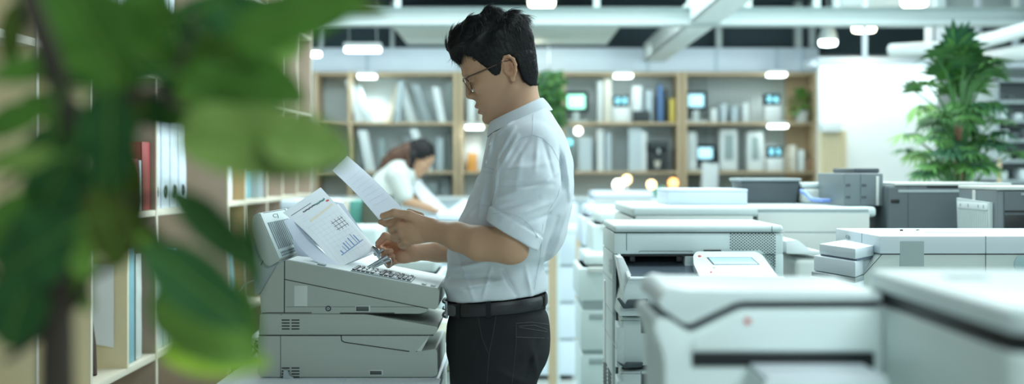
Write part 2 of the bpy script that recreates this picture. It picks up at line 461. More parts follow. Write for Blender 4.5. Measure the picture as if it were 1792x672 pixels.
# coffee machine, dark
cm = thing('coffee_machine', 'black coffee machine on the middle far shelf', 'coffee machine', (Xp(1153, FY), FY + .1, ztop(2)))
x0, x1 = Xp(1137, FY), Xp(1170, FY); z0 = ztop(2); z1 = Zp(247, FY)
obj('housing', MB().box(x0, x1, FY + .1, FY + .3, z0, z1, .01).box(x0, x1, FY + .0, FY + .1, z1 - .07, z1, .008).box(x0, x1, FY, FY + .1, z0, z0 + .03, .006), pal_c['dark'], cm)
obj('spout', MB().tube([((x0 + x1) / 2, FY + .05, z1 - .07), ((x0 + x1) / 2, FY + .05, z1 - .11)], .018, 12), M_STEEL, cm)
obj('cup', MB().lathe([(.02, 0), (.03, .06), (.031, .065)], ((x0 + x1) / 2 - .01, FY + .05, z0 + .03), 16), pal[2], cm)
# right bays: grey speakers like panels
def tower(x0, x1, top, si, label):
    Y = FY + .1; z0 = ztop(si); z1 = Zp(top, Y); X0, X1 = Xp(x0, Y), Xp(x1, Y)
    t = thing('tower_unit', label, 'appliance', ((X0 + X1) / 2, Y, z0))
    obj('casing', MB().box(X0, X1, Y, Y + .2, z0, z1, .02), pal[0], t)
    obj('grille', MB().box(X0 + .04, X1 - .04, Y - .006, Y + .01, z0 + .1, z1 - .05, .005), pal[3], t)
tower(1198 + 5, 1220, 230, 2, 'white tower unit with a grey grille beside the wooden upright')
tower(1260, 1291, 226, 2, 'wide white tower unit with a grey grille in the far right shelving')
tower(1308, 1336, 230, 2, 'white tower unit left of the display reading zero five')
g = 'pale folders in the far right shelving'
for (x, wd, top, si, ci) in [(1244, 12, 190, 1, 0), (1262, 10, 182, 1, 4), (1280, 12, 186, 1, 1), (1300, 10, 180, 1, 0), (1384, 10, 254, 2, 2), (1398, 10, 262, 2, 0)]:
    _pf = _pf + 1 if '_pf' in globals() else 0
    far_item('folder', x, x + wd, top, si, pal[ci], ('small pale folder, %s from the left on the upper far right board' % ORD[_pf]) if si == 1 else ('small %s folder right of the display reading zero five' % ('cream' if ci == 2 else 'white')), 'folder', g)
far_item('basket', 1410, 1426, 278, 2, pal_c['brown'], 'brown basket on the far shelf next to the white wall', 'basket')
# white round sign with cups hanging in front (bright bag)
far_item('paper_bag', 1226, 1254, 286, 3, pal[0], 'white bag under the pale blue middle screen', 'bag', None, .04, .15, -.02)
# downlights under shelf tops: puck lamps with real light
def puck(px, py, label, e=9):
    Y = FY - .10; c = P(px, py, Y)
    t = thing('shelf_lamp', label, 'lamp', (c.x, Y, c.z + .05))
    obj('lamp_housing', MB().box(c.x - .085, c.x + .085, Y - .05, Y + .14, c.z + .006, c.z + .035, .01), M_WHITE2, t)
    obj('diffuser', MB().box(c.x - .078, c.x + .078, Y - .045, Y + .1, c.z - .018, c.z + .006, .008), M_LAMPC, t)
    l = bpy.data.lights.new('spot_bulb', 'SPOT'); l.energy = e; l.spot_size = R(70); l.spot_blend = .6; l.shadow_soft_size = .05; l.color = (.92, 1, .98)
    lo = bpy.data.objects.new('spot_bulb', l); C.objects.link(lo); lo.location = (c.x, Y + .16, c.z - .03); lo.rotation_euler = (R(38), 0, 0)
puck(1091, 132, 'bright shelf lamp above the two zeros display', 5)
puck(1360, 130, 'bright shelf lamp above the display reading zero six', 5)
puck(642, 133, 'bright shelf lamp at the far left shelving', 9)
puck(1362, 220, 'shelf lamp under the middle board in the right shelving', 5)
puck(830, 222, 'shelf lamp behind the man\'s chest on the far shelf', 3)
# round warm lanterns / bokeh lamps on the low counter
M_WARM = mat('warm_bulb', (1, .8, .5), .4, emit=(1.0, .66, .30), estr=5)
M_WHT = mat('white_bulb', (1, 1, .95), .4, emit=(1.0, .97, .85), estr=7)
def globe(px, py, Y, r, m, label, zb):
    c = P(px, py, Y)
    t = thing('globe_lamp', label, 'lamp', (c.x, Y, zb))
    b = MB(); b.lathe([(r * math.sin(a), -r * math.cos(a)) for a in [PI * k / 12 for k in range(1, 12)]], c, 20)
    obj('glass_globe', b, m, t)
    obj('lamp_base', MB().lathe([(.03, 0), (.03, .01), (.008, .02), (.008, c.z - zb - r + .005)], (c.x, Y, zb), 16), M_STEEL, t)
# near counter under the far shelving carrying the lamps
CY = 12.0
cz = Zp(345, CY)
t = thing('low_cabinet', 'long pale low cabinet under the far shelving', 'cabinet', (0.4, CY + .2, 0))
obj('cabinet_body', MB().box(Xp(560, CY), Xp(1290, CY), CY, CY + .4, 0, cz - .03, .01), pal[1], t)
obj('cabinet_top', MB().box(Xp(555, CY), Xp(1295, CY), CY - .02, CY + .42, cz - .03, cz, .006), pal[0], t)
for (px, py, r, m, lb) in [(1082, 323, .045, M_WHT, 'brightest white globe lamp on the low cabinet'), (1097, 314, .038, M_WARM, 'warm globe lamp just behind the brightest white one'), (1140, 323, .038, M_WARM, 'single warm orange globe lamp on the low cabinet'), (1178, 320, .040, mat('orange_bulb', (1, .5, .2), .4, emit=(1, .42, .12), estr=4), 'deep orange globe lamp left of the white box')]:
    globe(px, py, CY + (.22 if px in (1096,) else .1), r, m, lb, cz)
globe(1012, 229, FY + .1, .035, M_WHT, 'small bright bulb lamp on the upper far shelf by the man\'s shoulder', ztop(2))
globe(996, 249, FY + .3, .03, mat('cyan_bulb', (.3, .8, .9), .4, emit=(.15, .7, .85), estr=2.5), 'small cyan light on the far shelf touching the man\'s back', ztop(2))
tag(obj('binder', MB().box(Xp(1148, CY), Xp(1163, CY), CY + .02, CY + .3, cz, Zp(326, CY), .005), pal_c['teal']), 'green binder standing on the low cabinet', 'binder')
tag(obj('binder', MB().box(Xp(1163.5, CY), Xp(1167, CY), CY + .02, CY + .3, cz, Zp(326, CY), .003), pal_c['yellow']), 'thin yellow binder standing against the green one', 'binder')

# green wall hanging strip right behind head, greenery
M_GR = [mat('leaf_a', (.06, .17, .05), .45, spec=.4), mat('leaf_b', (.11, .28, .07), .45, spec=.4), mat('leaf_c', (.20, .40, .10), .45), mat('leaf_d', (.035, .12, .06), .45)]
def leaf_blade(b, a, d, n, L, W, bend=.2, mi=0, fold=.15, seg=5):
    """leaf strip from point a along d, normal n, length L, width W, drooping"""
    d = Vector(d).normalized(); n = Vector(n); n = (n - d * n.dot(d)).normalized(); s_ = d.cross(n)
    rows = []
    for i in range(seg + 1):
        t_ = i / seg
        ww = W * math.sin(PI * min(1, (t_ * .92 + .06))) ** .8 / 2
        c = Vector(a) + d * (L * t_) - n * (L * bend * t_ * t_)
        rows.append((b.verts.new(c - s_ * ww - n * (-fold * ww)), b.verts.new(c), b.verts.new(c + s_ * ww - n * (-fold * ww))))
    for i in range(seg):
        for k in (0, 1):
            f = b.faces.new((rows[i][k], rows[i + 1][k], rows[i + 1][k + 1], rows[i][k + 1])); f.material_index = mi; f.smooth = True
def ivy(x0, x1, y0, y1, Y, n, label):
    b = bmesh.new(); r_ = random.Random(int(x0))
    for _ in range(n):
        p = P(r_.uniform(x0, x1), r_.uniform(y0, y1), Y + r_.uniform(0, .1))
        leaf_blade(b, p, (r_.uniform(-1, 1), r_.uniform(-1, .2), r_.uniform(-1, .6)), (r_.uniform(-.5, .5), -1, .4), r_.uniform(.06, .12), r_.uniform(.04, .07), .2, r_.choice([0, 0, 1, 3]), seg=3)
    t = thing('hanging_plant', label, 'plant', P((x0 + x1) / 2, y1, Y))
    obj('foliage', b, M_GR, t)
    obj('hanger', MB().tube([((Xp(x0, Y) + Xp(x1, Y)) / 2, Y + .07, Zp(y1, Y)), ((Xp(x0, Y) + Xp(x1, Y)) / 2, Y + .07, 2.9)], .006, 6), M_STEEL, t)
    obj('planter', MB().box(Xp(x0, Y), Xp(x1, Y), Y + .02, Y + .12, Zp(y1, Y), Zp(y1 - 12, Y), .01), M_WHITE, t)
ivy(944, 978, 132, 216, 12.55, 420, 'dense dark green plant hanging behind the man\'s neck')
# pale green plant in the right bay
def bush(cx, cy, Y, w_, h_, n, zb, label, mats=(1, 2, 2), pot=True, name='potted_plant'):
    b = bmesh.new(); r_ = random.Random(int(cx)); c = P(cx, cy, Y)
    for _ in range(n):
        a = r_.uniform(0, 2 * PI); e = r_.uniform(-.3, 1.3)
        d = Vector((math.cos(a) * math.cos(e), math.sin(a) * math.cos(e), math.sin(e)))
        p = c + Vector((d.x * w_ * .5 * r_.uniform(.1, .8), d.y * w_ * .3, (d.z - .4) * h_ * .5 * r_.uniform(.3, 1)))
        leaf_blade(b, p, d, (0, 0, 1), h_ * r_.uniform(.25, .45), .035, .5, r_.choice(mats), seg=4)
    t = thing(name, label, 'plant', (c.x, c.y, zb))
    obj('foliage', b, M_GR, t)
    obj('plant_pot', MB().lathe([(.05, 0), (.07, .1), (.075, .105), (.06, .1)], (c.x, c.y, zb), 20), M_WHITE2, t)
    obj('stem', MB().tube([(c.x, c.y, zb + .08), (c.x + .01, c.y, c.z)], .012, 8), M_GR[0], t)
bush(1403, 180, FY + .14, .26, .30, 90, ztop(1), 'pale green leafy plant on the upper far right shelf')
# slatted wood panel between shelving and white wall
sl = MB()
for k in range(9):
    x = 1436 + k * 5.2
    sl.box(Xp(x, 11.3), Xp(x + 3.2, 11.3), 11.3, 11.34, 0, Zp(228, 11.3), .002)
sl.box(Xp(1435, 11.3), Xp(1484, 11.3), 11.34, 11.36, 0, Zp(228, 11.3), 0)
tag(obj('slatted_screen', sl, M_CREAM), 'pale wooden slatted screen against the white wall', 'screen')
t = thing('wall_sconce', 'small bright white box light over the slatted screen', 'lamp', P(1452, 225, 11.3))
obj('lamp_housing', MB().box(Xp(1436, 11.3), Xp(1470, 11.3), 11.25, 11.36, Zp(231, 11.3), Zp(216, 11.3), .008), M_WHITE2, t)

# far right metal shelving with white boxes
RY = 9.6
t = thing('metal_shelving', 'grey metal shelving with rows of white boxes behind the palm', 'shelving', (Xp(1800, RY), RY + .2, 0))
for x in (1742, 1868):
    obj('upright', MB().box(Xp(x, RY), Xp(x + 7, RY), RY, RY + .4, 0, Zp(112, RY), .003), M_MGREY, t)
RZ = [140, 178, 212, 246, 282, 318]
for z in RZ:
    obj('shelf_board', MB().box(Xp(1742, RY), Xp(1875, RY), RY, RY + .4, Zp(z, RY) - .012, Zp(z, RY) + .012, .003), M_MGREY, t)
obj('back_panel', MB().box(Xp(1742, RY), Xp(1875, RY), RY + .4, RY + .415, 0, Zp(112, RY)), M_MGREY, t)
for zi, z in enumerate(RZ[1:]):
    x = 1751; bi = 0
    while x < 1796:
        wd = rs.uniform(11, 22); hh = rs.uniform(14, 22)
        if rs.random() < .85:
            o = obj('storage_box', MB().box(Xp(x, RY), Xp(x + wd - 2, RY), RY + .03, RY + .3, Zp(z, RY) + .013, Zp(z - hh, RY), .005), rs.choice([pal[0], pal[0], pal[4], M_DGREY]))
            tag(o, 'storage box, %s from left, %s board from the top of the metal shelving' % (ORD[bi], ORD[zi + 1]), 'box', 'boxes on the grey metal shelving'); bi += 1
        x += wd

# ================================================================== left bookcase
BX = -1.25
M_BTOP = M_WOODL
t = thing('bookcase', 'long light wooden bookcase running away along the left side', 'bookcase', (BX - .17, 6.0, 0))
BYS = [2.75, 3.25, 3.75, 4.23, 5.01, 6.27, 6.68, 7.27, 7.76, 8.28, 8.87]
BZS = [.08, .69, 1.195, 1.68, 2.17, 2.62]
for y in BYS:
    b = MB(); b.box(BX - .35, BX - .004, y - .011, y + .011, 0, 2.64, 0, 0)
    b.box(BX - .004, BX, y - .011, y + .011, 0, 2.64, 0, 1)
    obj('side_panel', b, [M_CREAM if y in (3.25, 3.75, 4.23) else M_WOODT if y not in (6.68,) else mat('orange_lit_oak', (.46, .32, .16), .5, var=.08), M_BTOP], t)  # lit look put into colour: cream on the near panels, orange on one
for z in BZS:
    for (ya, yb) in (((BYS[0], BYS[-1]),) if z in (.08, 2.62) else ((BYS[0], 5.60), (6.27, BYS[-1]))):
        b = MB(); b.box(BX - .35, BX - .0025, ya, yb, z - .002, z + .02, .001)
        obj('shelf_board', b, M_BTOP, t)
obj('back_panel', MB().box(BX - .36, BX - .35, BYS[0], BYS[-1], 0, 2.64), M_WOOD, t)
b = MB(); b.box(BX - .35, BX, 4.62, 4.64, .71, 1.19, 0)
obj('half_divider', b, M_CREAM, t)

M_BW = mat('binder_white', (.72, .80, .88), .45)
def binder(y, z, wd, h_, m, label, group, depth=.26, ring=True, x=None):
    x1 = BX - .025 if x is None else x
    t = thing('ring_binder', label, 'binder', (x1 - depth / 2, y + wd / 2, z), group)
    b = MB(); b.box(x1 - depth, x1, y + .001, y + .006, z, z + h_, .001); b.box(x1 - depth, x1, y + wd - .006, y + wd - .001, z, z + h_, .001)
    b.box(x1 - .006, x1, y + .001, y + wd - .001, z, z + h_, .002)
    obj('cover', b, m, t)
    obj('pages', MB().box(x1 - depth + .01, x1 - .008, y + .012, y + wd - .012, z + .004, z + h_ - .015), M_PAPER, t)
    if ring:
        mm = Matrix.Translation((x1 + .001, y + wd / 2, z + .06)) @ Matrix.Rotation(R(90), 4, 'Y')
        rb = MB(); 
        for k in range(16):
            pass
        rb.tube([(x1 + .001, y + wd / 2 + .016 * math.cos(a), z + .06 + .02 * math.sin(a)) for a in [2 * PI * k / 16 for k in range(17)]], .0045, 6)
        obj('finger_ring', rb, M_BLACK, t)
for k in range(4):
    binder(5.035 + k * .135, 1.216, .128, .345, M_BW, 'white ring binder with a black finger ring, %s from the left on the middle shelf' % ORD[k], 'white ring binders in a row on the middle shelf')
for k in range(4):
    binder(4.60 + k * .085, 1.702, .08, .33, M_BW, 'white ring binder, %s from the left on the upper shelf behind the leaves' % ORD[k], 'ring binders on the upper shelf')
for k in range(3):
    binder(5.08 + k * .1, 1.702, .09, .33, M_BW, 'pale ring binder, %s from the left right of the upper divider' % ORD[k], 'ring binders on the upper shelf right of the divider')
def book(y, z, wd, h_, m, label, depth=.2, group=None):
    x1 = BX - .02
    t = thing('book', label, 'book', (x1 - depth / 2, y + wd / 2, z), group)
    b = MB(); b.box(x1 - depth, x1, y, y + .003, z, z + h_); b.box(x1 - depth, x1, y + wd - .003, y + wd, z, z + h_); b.box(x1 - .004, x1, y, y + wd, z, z + h_, .001)
    obj('cover', b, m, t)
    obj('pages', MB().box(x1 - depth + .006, x1 - .005, y + .0035, y + wd - .0035, z + .004, z + h_ - .004), M_PAPER, t)
M_RED = mat('crimson_cloth', (.35, .03, .06), .5); M_ROSE = mat('rose_red_cloth', (.45, .08, .08), .5)
book(4.56, 1.217, .045, .20, M_PAPER, 'white book left of the red books on the middle shelf')
book(4.62, 1.217, .05, .23, M_LGREY, 'pale grey book against the crimson book')
book(4.725, 1.217, .10, .175, M_RED, 'crimson book on the middle shelf')
book(4.832, 1.217, .035, .17, M_PAPER, 'white book between the crimson and rose red books')
book(4.875, 1.217, .115, .235, M_ROSE, 'thick rose red book on the middle shelf')
book(4.68, 1.217, .035, .14, M_PAPER, 'low white book left of the crimson book')
# lower bay
M_TB = mat('pale_teal_folder', (.36, .60, .62), .5); M_TB2 = mat('mid_teal_folder', (.22, .44, .50), .5)
book(4.665, .712, .12, .40, M_TB2, 'tall teal folder on the lower shelf', .27)
book(4.80, .712, .08, .36, M_LGREY, 'grey folder next to the teal one on the lower shelf', .27)
for k, (yy, hh, wd) in enumerate([(5.09, .345, .09), (5.185, .345, .09), (5.285, .345, .09), (5.39, .30, .09)]):
    book(yy, .712, wd, hh, [M_TB, M_WHITE][k % 2] if k else M_WHITE, ['white folder with teal edge, first in the lower bay', 'teal folder behind the first white one in the lower bay', 'white folder, third in the lower bay', 'short pale teal folder at the end of the lower row'][k], .27)
book(6.40, .712, .1, .3, M_TB, 'pale folder in the narrow lower bay', .25)
# notice hanging at the panel, pinned on the half divider's side
tag(obj('notice', MB().grid(lambda u, v: Vector((BX - .32 + .28 * u, 4.606 - .006 * math.sin(u * 3), .83 + .22 * v - .05 * u * (1 - v))), 6, 4, .001), M_PAPER), 'white sheet pinned inside the lower cubby', 'paper')
tag(obj('umbrella', MB().tube([(BX - .06, 4.45, .712), (BX - .08, 4.48, .8), (BX - .1, 4.52, .93)], [.012, .02, .01], 10), mat('dark_brown_cloth', (.05, .025, .015), .6)), 'dark folded umbrella leaning in the lower cubby', 'umbrella')
# narrow bays: white dispenser, teal folder
t = thing('soap_dispenser', 'white bottle dispenser in the cubby painted as orange lit', 'dispenser', (BX - .075, 6.56, 1.216))
obj('bottle', MB().lathe([(.030, 0), (.034, .01), (.034, .16), (.028, .19), (.012, .20), (.012, .23)], (BX - .075, 6.56, 1.216), 20), M_WHITE2, t)
obj('nozzle', MB().tube([(BX - .075, 6.56, 1.44), (BX - .075, 6.56, 1.47), (BX - .04, 6.56, 1.475)], .016, 10), M_WHITE2, t)
tag(obj('folder', MB().box(-1.326, -1.299, 6.96, 7.08, 1.216, 1.36, .003), M_TEAL), 'narrow teal folder in the cubby beside the one painted as orange lit', 'folder')
tag(obj('magazine_box', MB().box(BX - .30, BX - .015, 7.10, 7.25, 1.216, 1.60, .005), M_MGREY), 'light grey magazine box next to the narrow teal folder', 'box')
# ================================================================== counter with the left copier
LY0, LY1 = 3.45, 3.87
def q(px, py, Y=LY0): return (Xp(px, Y), Zp(py, Y))
def qs(l, Y=LY0): return [q(a, b, Y) for a, b in l]
TZ = 0.849
t = thing('counter_table', 'white counter table under the stacked grey copiers', 'table', (-.42, 3.72, 0))
obj('table_top', MB().box(-.70, -.175, 3.28, 4.17, TZ - .03, TZ, .004), mat('table_white', (.72, .80, .86), .35), t)
for x, y in ((-.67, 3.31), (-.67, 4.13), (-.21, 4.13), (-.21, 3.31)):
    obj('leg', MB().box(x - .02, x + .02, y - .02, y + .02, 0, TZ - .03, .004), M_LGREY, t)
obj('apron', MB().box(-.68, -.20, 3.33, 3.35, TZ - .11, TZ - .03, .003), M_LGREY, t)

def fine_seam(mb, pts, Y, wd=.0011, mi=0):
    """a narrow dark groove laid 0.4 mm proud along a polyline in the XZ plane"""
    for (a, b) in zip(pts[:-1], pts[1:]):
        A = Vector((a[0], 0, a[1])); B = Vector((b[0], 0, b[1])); d = (B - A).normalized(); n = Vector((-d.z, 0, d.x)) * wd
        A = A - d * wd * .5; B = B + d * wd * .5
        mb.prism([((A - n).x, (A - n).z), ((B - n).x, (B - n).z), ((B + n).x, (B + n).z), ((A + n).x, (A + n).z)], Y - .0005, Y + .001, 'Y', 0, mi)
def rounded(pts, r, n=4):
    """round the corners of a polygon; r one value or list"""
    out = []; N = len(pts)
    for i in range(N):
        p = Vector(pts[i]); a = Vector(pts[i - 1]); c = Vector(pts[(i + 1) % N]); ri = r[i] if isinstance(r, list) else r
        if ri <= 0: out.append(tuple(p)); continue
        da = (a - p); dc = (c - p); k = min(ri, da.length * .45, dc.length * .45)
        A = p + da.normalized() * k; B = p + dc.normalized() * k
        for j in range(n + 1):
            s_ = j / n
            out.append(tuple(A * (1 - s_) ** 2 + p * 2 * s_ * (1 - s_) + B * s_ ** 2))
    return out

# ---- lower machine: base unit and lid unit
t = thing('grey_scanner', 'lower grey scanner carrying the upper copier, vent slots at its left end', 'scanner', (-.4, 3.66, TZ))
base = rounded(qs([(455, 587), (765, 587), (765, 612), (767, 656), (762, 661), (455, 661), (451, 655), (451, 600)]), .004)
base_pts = qs([(452, 588), (752, 588), (727, 616), (765, 610), (766, 655), (760, 660), (456, 660), (451, 652)])
obj('base_unit', MB().prism(rounded(base_pts, [.004, 0, 0, .01, .004, .004, .004, .004]), LY0, LY1, 'Y', .003), M_GREY, t, sharp=50)
mid_pts = qs([(597, 586.5), (753, 586.5), (737, 616), (600, 598)])
obj('middle_tray', MB().prism(mid_pts, LY0 + .001, LY1 - .005, 'Y', .002), M_LGREY, t)
lid_pts = qs([(455, 548.5), (640, 549.5), (700, 549), (750, 559), (767, 567), (766, 577), (757, 586), (455, 586)])
obj('lid_unit', MB().prism(rounded(qs([(455, 549.5), (640, 550), (766, 572), (766, 579), (757, 586), (453, 586)]), [.004, .01, .006, .008, .008, .004]), LY0, LY1, 'Y', .003), M_GREY, t, sharp=50)
# far raised rim of the lid seen behind the slope
obj('rim', MB().prism(rounded(qs([(690, 549), (735, 553), (765, 562), (767, 577), (690, 568)], LY0 + .32), [.0, .01, .02, .004, 0]), LY0 + .30, LY1 - .002, 'Y', .003), M_LGREY, t)
gv = MB()
fine_seam(gv, qs([(453, 586.6), (758, 586.6)]), LY0, .0012)
fine_seam(gv, qs([(491, 588), (491, 660)]), LY0, .0006)
fine_seam(gv, qs([(597, 587), (598, 596), (603, 599), (716, 615)]), LY0, .0012)
fine_seam(gv, qs([(492, 550), (492, 551)]), LY0, .0006)
gv.box(*[Xp(600, LY0), Xp(715, LY0)], LY0 + .02, LY1 - .02, Zp(549.5, LY0), Zp(547.5, LY0))
obj('seams', gv, M_SEAM, t)
vs = MB()
for (x0, y0) in ((493, 559), (493, 643)):
    for r_ in range(4):
        for c in range(2):
            px = x0 + c * 17; py = y0 + r_ * 5.2
            vs.box(Xp(px, LY0), Xp(px + 14, LY0), LY0 - .0006, LY0 + .001, Zp(py + 2.2, LY0), Zp(py, LY0), 0)
obj('vent_slots', vs, M_SEAM, t)
obj('cartridge_window', MB().box(Xp(646, LY0), Xp(670, LY0), LY0 - .0012, LY0 + .002, Zp(656.5, LY0), Zp(647.5, LY0), .0008).box(Xp(647.5, LY0), Xp(668, LY0), LY0 - .002, LY0 + .002, Zp(655.5, LY0), Zp(648.8, LY0), .0003, 1), [M_LGREY, mat('dark_window', (.07, .085, .08), .2)], t)
obj('side_clip', MB().prism(rounded(qs([(498, 646), (503, 646), (508, 656), (515, 660), (515, 664), (496, 664)]), .001), LY0 - .014, LY0 - .004, 'Y', .001).box(Xp(500, LY0), Xp(505, LY0), LY0 - .006, LY0 + .002, Zp(652, LY0), Zp(648, LY0)), M_MGREY, t)

# ---- upper machine
UZ = Zp(549, LY0)
t = thing('desktop_copier', 'upper grey desktop copier with sloped keypad and tilted display, under the papers', 'copier', (-.4, 3.66, UZ))
main = qs([(457, 549), (455, 516), (487, 461), (500, 455), (640, 482), (766, 505), (769, 511), (767, 537), (762, 542), (750, 540), (746, 546), (735, 549)])
obj('body', MB().prism(rounded(main, [.003, .01, .006, .006, 0, .005, .005, .006, .004, 0, .004, .003]), LY0, LY1, 'Y', .0035), M_GREY, t, sharp=50)
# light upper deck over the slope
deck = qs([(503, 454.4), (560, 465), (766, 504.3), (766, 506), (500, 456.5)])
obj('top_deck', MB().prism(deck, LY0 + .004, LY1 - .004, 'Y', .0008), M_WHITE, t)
gv = MB()
fine_seam(gv, qs([(498, 457), (497.5, 547)]), LY0, .0012)
fine_seam(gv, qs([(499, 489), (749, 540)]), LY0, .0010)
fine_seam(gv, qs([(500, 537), (740, 537)]), LY0, .0003)
fine_seam(gv, qs([(459, 548), (470, 547.4), (545, 547.4)]), LY0, .0010)
fine_seam(gv, qs([(595, 548), (690, 548)]), LY0, .0012)
obj('seams', gv, M_SEAM, t)
obj('label', MB().box(Xp(515, LY0), Xp(538, LY0), LY0 - .0006, LY0 + .001, Zp(536, LY0), Zp(500, LY0), .0002), mat('grey_sticker', (.60, .64, .60), .5), t)
c = P(574.5, 540, LY0)
lk = MB(); Mx = Matrix.Translation(c) @ Matrix.Rotation(R(90), 4, 'X')
lk.lathe([(.0068, -.001), (.0068, .0012), (.0052, .0016)], (0, 0, 0), 24, 0, Mx)
lk.lathe([(.0040, .0012), (.0040, .0022), (.003, .0024)], (0, 0, 0), 20, 1, Mx)
lk.lathe([(.0016, .002), (.0016, .0028)], (0, 0, 0), 12, 0, Mx)
obj('key_lock', lk, [M_BLACK, M_MGREY], t)
obj('cartridge_window', MB().box(Xp(622, LY0), Xp(648, LY0), LY0 - .0012, LY0 + .002, Zp(545.5, LY0), Zp(535, LY0), .0008).box(Xp(623.3, LY0), Xp(645.5, LY0), LY0 - .002, LY0 + .002, Zp(544.5, LY0), Zp(536.3, LY0), .0003, 1), [M_LGREY, mat('dark_window')] if False else [M_LGREY, _m['dark_window']], t)
# slope frame: point on the deck surface: u along slope 0..1 from px 503 to 766, y depth
A0 = Vector((Xp(503, LY0), 0, Zp(454.2, LY0))); A1 = Vector((Xp(766, LY0), 0, Zp(504.2, LY0)))
sd = (A1 - A0); SL = sd.length; sdn = sd.normalized(); snn = Vector((-sdn.z, 0, sdn.x))
def deckM(u, y):
    o = A0 + sdn * (SL * u); 
    M = Matrix(((sdn.x, 0, snn.x, o.x), (0, 1, 0, y), (sdn.z, 0, snn.z, o.z), (0, 0, 0, 1)))
    return M
kp = obj('keypad', MB().box(-.068, .082, 0, .15, 0, .003, .001, 0, M=deckM(.60, LY0 + .012)), M_MGREY, t)
M_KEY = mat('dark_keys', (.03, .035, .045), .35); M_KEYW = mat('white_keys', (.8, .84, .88), .4)
rk = random.Random(5)
for i in range(13):
    for j in range(5):
        yy = LY0 + .02 + j * .029
        kb = MB().box(-.0042, .0042, -.0095, .0095, .002, .0068, .002, 0, M=deckM(.60 + (-.062 + i * .0113) / SL, yy + .008))
        obj('key', kb, M_KEYW if rk.random() < .28 else M_KEY, kp)
obj('start_button', MB().box(-.010, .010, -.0, .02, .0, .004, .002, 0, M=deckM(.22, LY0 + .01)), M_MGREY, t)
obj('front_button', MB().box(-.006, .006, -.0, .016, .0, .004, .0015, 0, M=deckM(.905, LY0 + .014)), M_LGREY, t)
obj('front_button', MB().box(-.006, .006, -.0, .016, .0, .004, .0015, 0, M=deckM(.965, LY0 + .014)), M_LGREY, t)
# tilted display running across the machine
DY0, DY1 = LY0 - .004, LY1
disp = qs([(452.5, 372), (488.5, 456.5), (470, 468), (456, 452), (440, 400), (443, 377)], DY0)
obj('display_housing', MB().prism(rounded(disp, [.003, .003, .012, .02, .02, .01]), DY0, DY1, 'Y', .003), M_GREY, t, sharp=50)
obj('hinge_neck', MB().prism(rounded(qs([(442, 402), (462, 452), (489, 458), (456, 512), (445, 520), (441, 470)]), .006), LY0 + .01, LY1 - .01, 'Y', .003), M_MGREY, t)
gs = MB()
fine_seam(gs, qs([(441, 405), (459, 458), (456, 464)]), LY0 + .0095, .001)
obj('neck_seam', gs, M_SEAM, t)
# face frame: s across (Y), v down the face
F0 = Vector((Xp(453, DY0), DY0, Zp(371.5, DY0))); F1 = Vector((Xp(489, DY0), DY0, Zp(456, DY0)))
fd = (F1 - F0).normalized(); FL = (F1 - F0).length; fy = Vector((0, 1, 0)); fn = fy.cross(fd)
if fn.x < 0: fn = -fn
def faceM(s, v):
    o = F0 + fd * (FL * v) + fy * ((DY1 - DY0) * s) + fn * .0005
    return Matrix(((0, fd.x, fn.x, o.x), (1, fd.y, fn.y, o.y), (0, fd.z, fn.z, o.z), (0, 0, 0, 1)))
W_ = DY1 - DY0
obj('display_face', MB().box(.006, W_ - .006, .003, FL - .004, -.001, .0012, .001, 0, M=faceM(0, 0)), M_WHITE, t)
scr = obj('screen', MB().box(.09 * W_, .90 * W_, .23 * FL, .80 * FL, 0, .0018, 0, 0, M=faceM(0, 0)), mat('lcd_light', (.55, .63, .66), .3), t)
st = MB()
for k in range(12):
    s0 = .10 + k * .064
    for j in range(1):
        st.box(s0 * W_, (s0 + .034) * W_, .24 * FL, .79 * FL, .0018, .0024, 0, 0, M=faceM(0, 0))
obj('text_columns', st, mat('slate_print', (.10, .15, .17), .5), scr)
st = MB()
for k in range(15):
    s0 = .12 + k * .052
    st.box(s0 * W_, (s0 + .026) * W_, .85 * FL, .895 * FL, .001, .0022, 0, 0, M=faceM(0, 0))
    st.box(s0 * W_, (s0 + .026) * W_, .905 * FL, .945 * FL, .001, .0022, 0, 0, M=faceM(0, 0))
obj('speaker_slots', st, _m['slate_print'], t)
mk = MB()
mk.box(.10 * W_, .90 * W_, .028 * FL, .036 * FL, .001, .0018, 0, 0, M=faceM(0, 0)); mk.box(.885 * W_, .90 * W_, .03 * FL, .10 * FL, .001, .0018, 0, 0, M=faceM(0, 0))
obj('frame_line', mk, M_SEAM, t)
# symbol "CJ" on the display: built upright in the face plane
TM = faceM(.46, .13) @ Matrix(((1, 0, 0, 0), (0, -1, 0, 0), (0, 0, 1, .0013), (0, 0, 0, 1)))
tb = text_mb('CJ', .014, TM @ Matrix.Scale(6.5, 4, (1, 0, 0)), .0004)
obj('emblem', tb, _m['slate_print'], t)

# cable and black adapter behind, left of the machines
tag(obj('cable', MB().tube([P(402, 650, 3.9), P(412, 580, 3.86), P(411, 545, 3.82), P(416, 515, 3.8), P(428, 497, 3.78), P(446, 490, 3.76)], .0022, 8), M_WHITE2), 'thin white cable looping left of the grey machines', 'cable')
bk = MB(); rr = random.Random(9)
for k in range(7):
    a = Vector((-.70 + .1 * rr.random(), 3.74 + rr.random() * .1, TZ + .008)); pts = [a]
    for j in range(6):
        a = a + Vector((rr.uniform(-.03, .03), rr.uniform(-.03, .03), 0)); a.z = TZ + .008 + rr.uniform(0, .035); a.x = max(-.69, min(-.60, a.x)); pts.append(a.copy())
    bk.tube(pts, .0045, 6)
tag(obj('power_cables', bk, M_BLACK), 'tangle of black power cables on the table behind the scanner', 'cables')
tag(obj('plug', MB().box(-.635, -.60, 3.80, 3.84, TZ, TZ + .03, .006).tube([(-.605, 3.82, TZ + .015), (-.595, 3.82, TZ + .015)], .008, 10), M_BLACK), 'black plug adapter beside the power cables', 'plug')
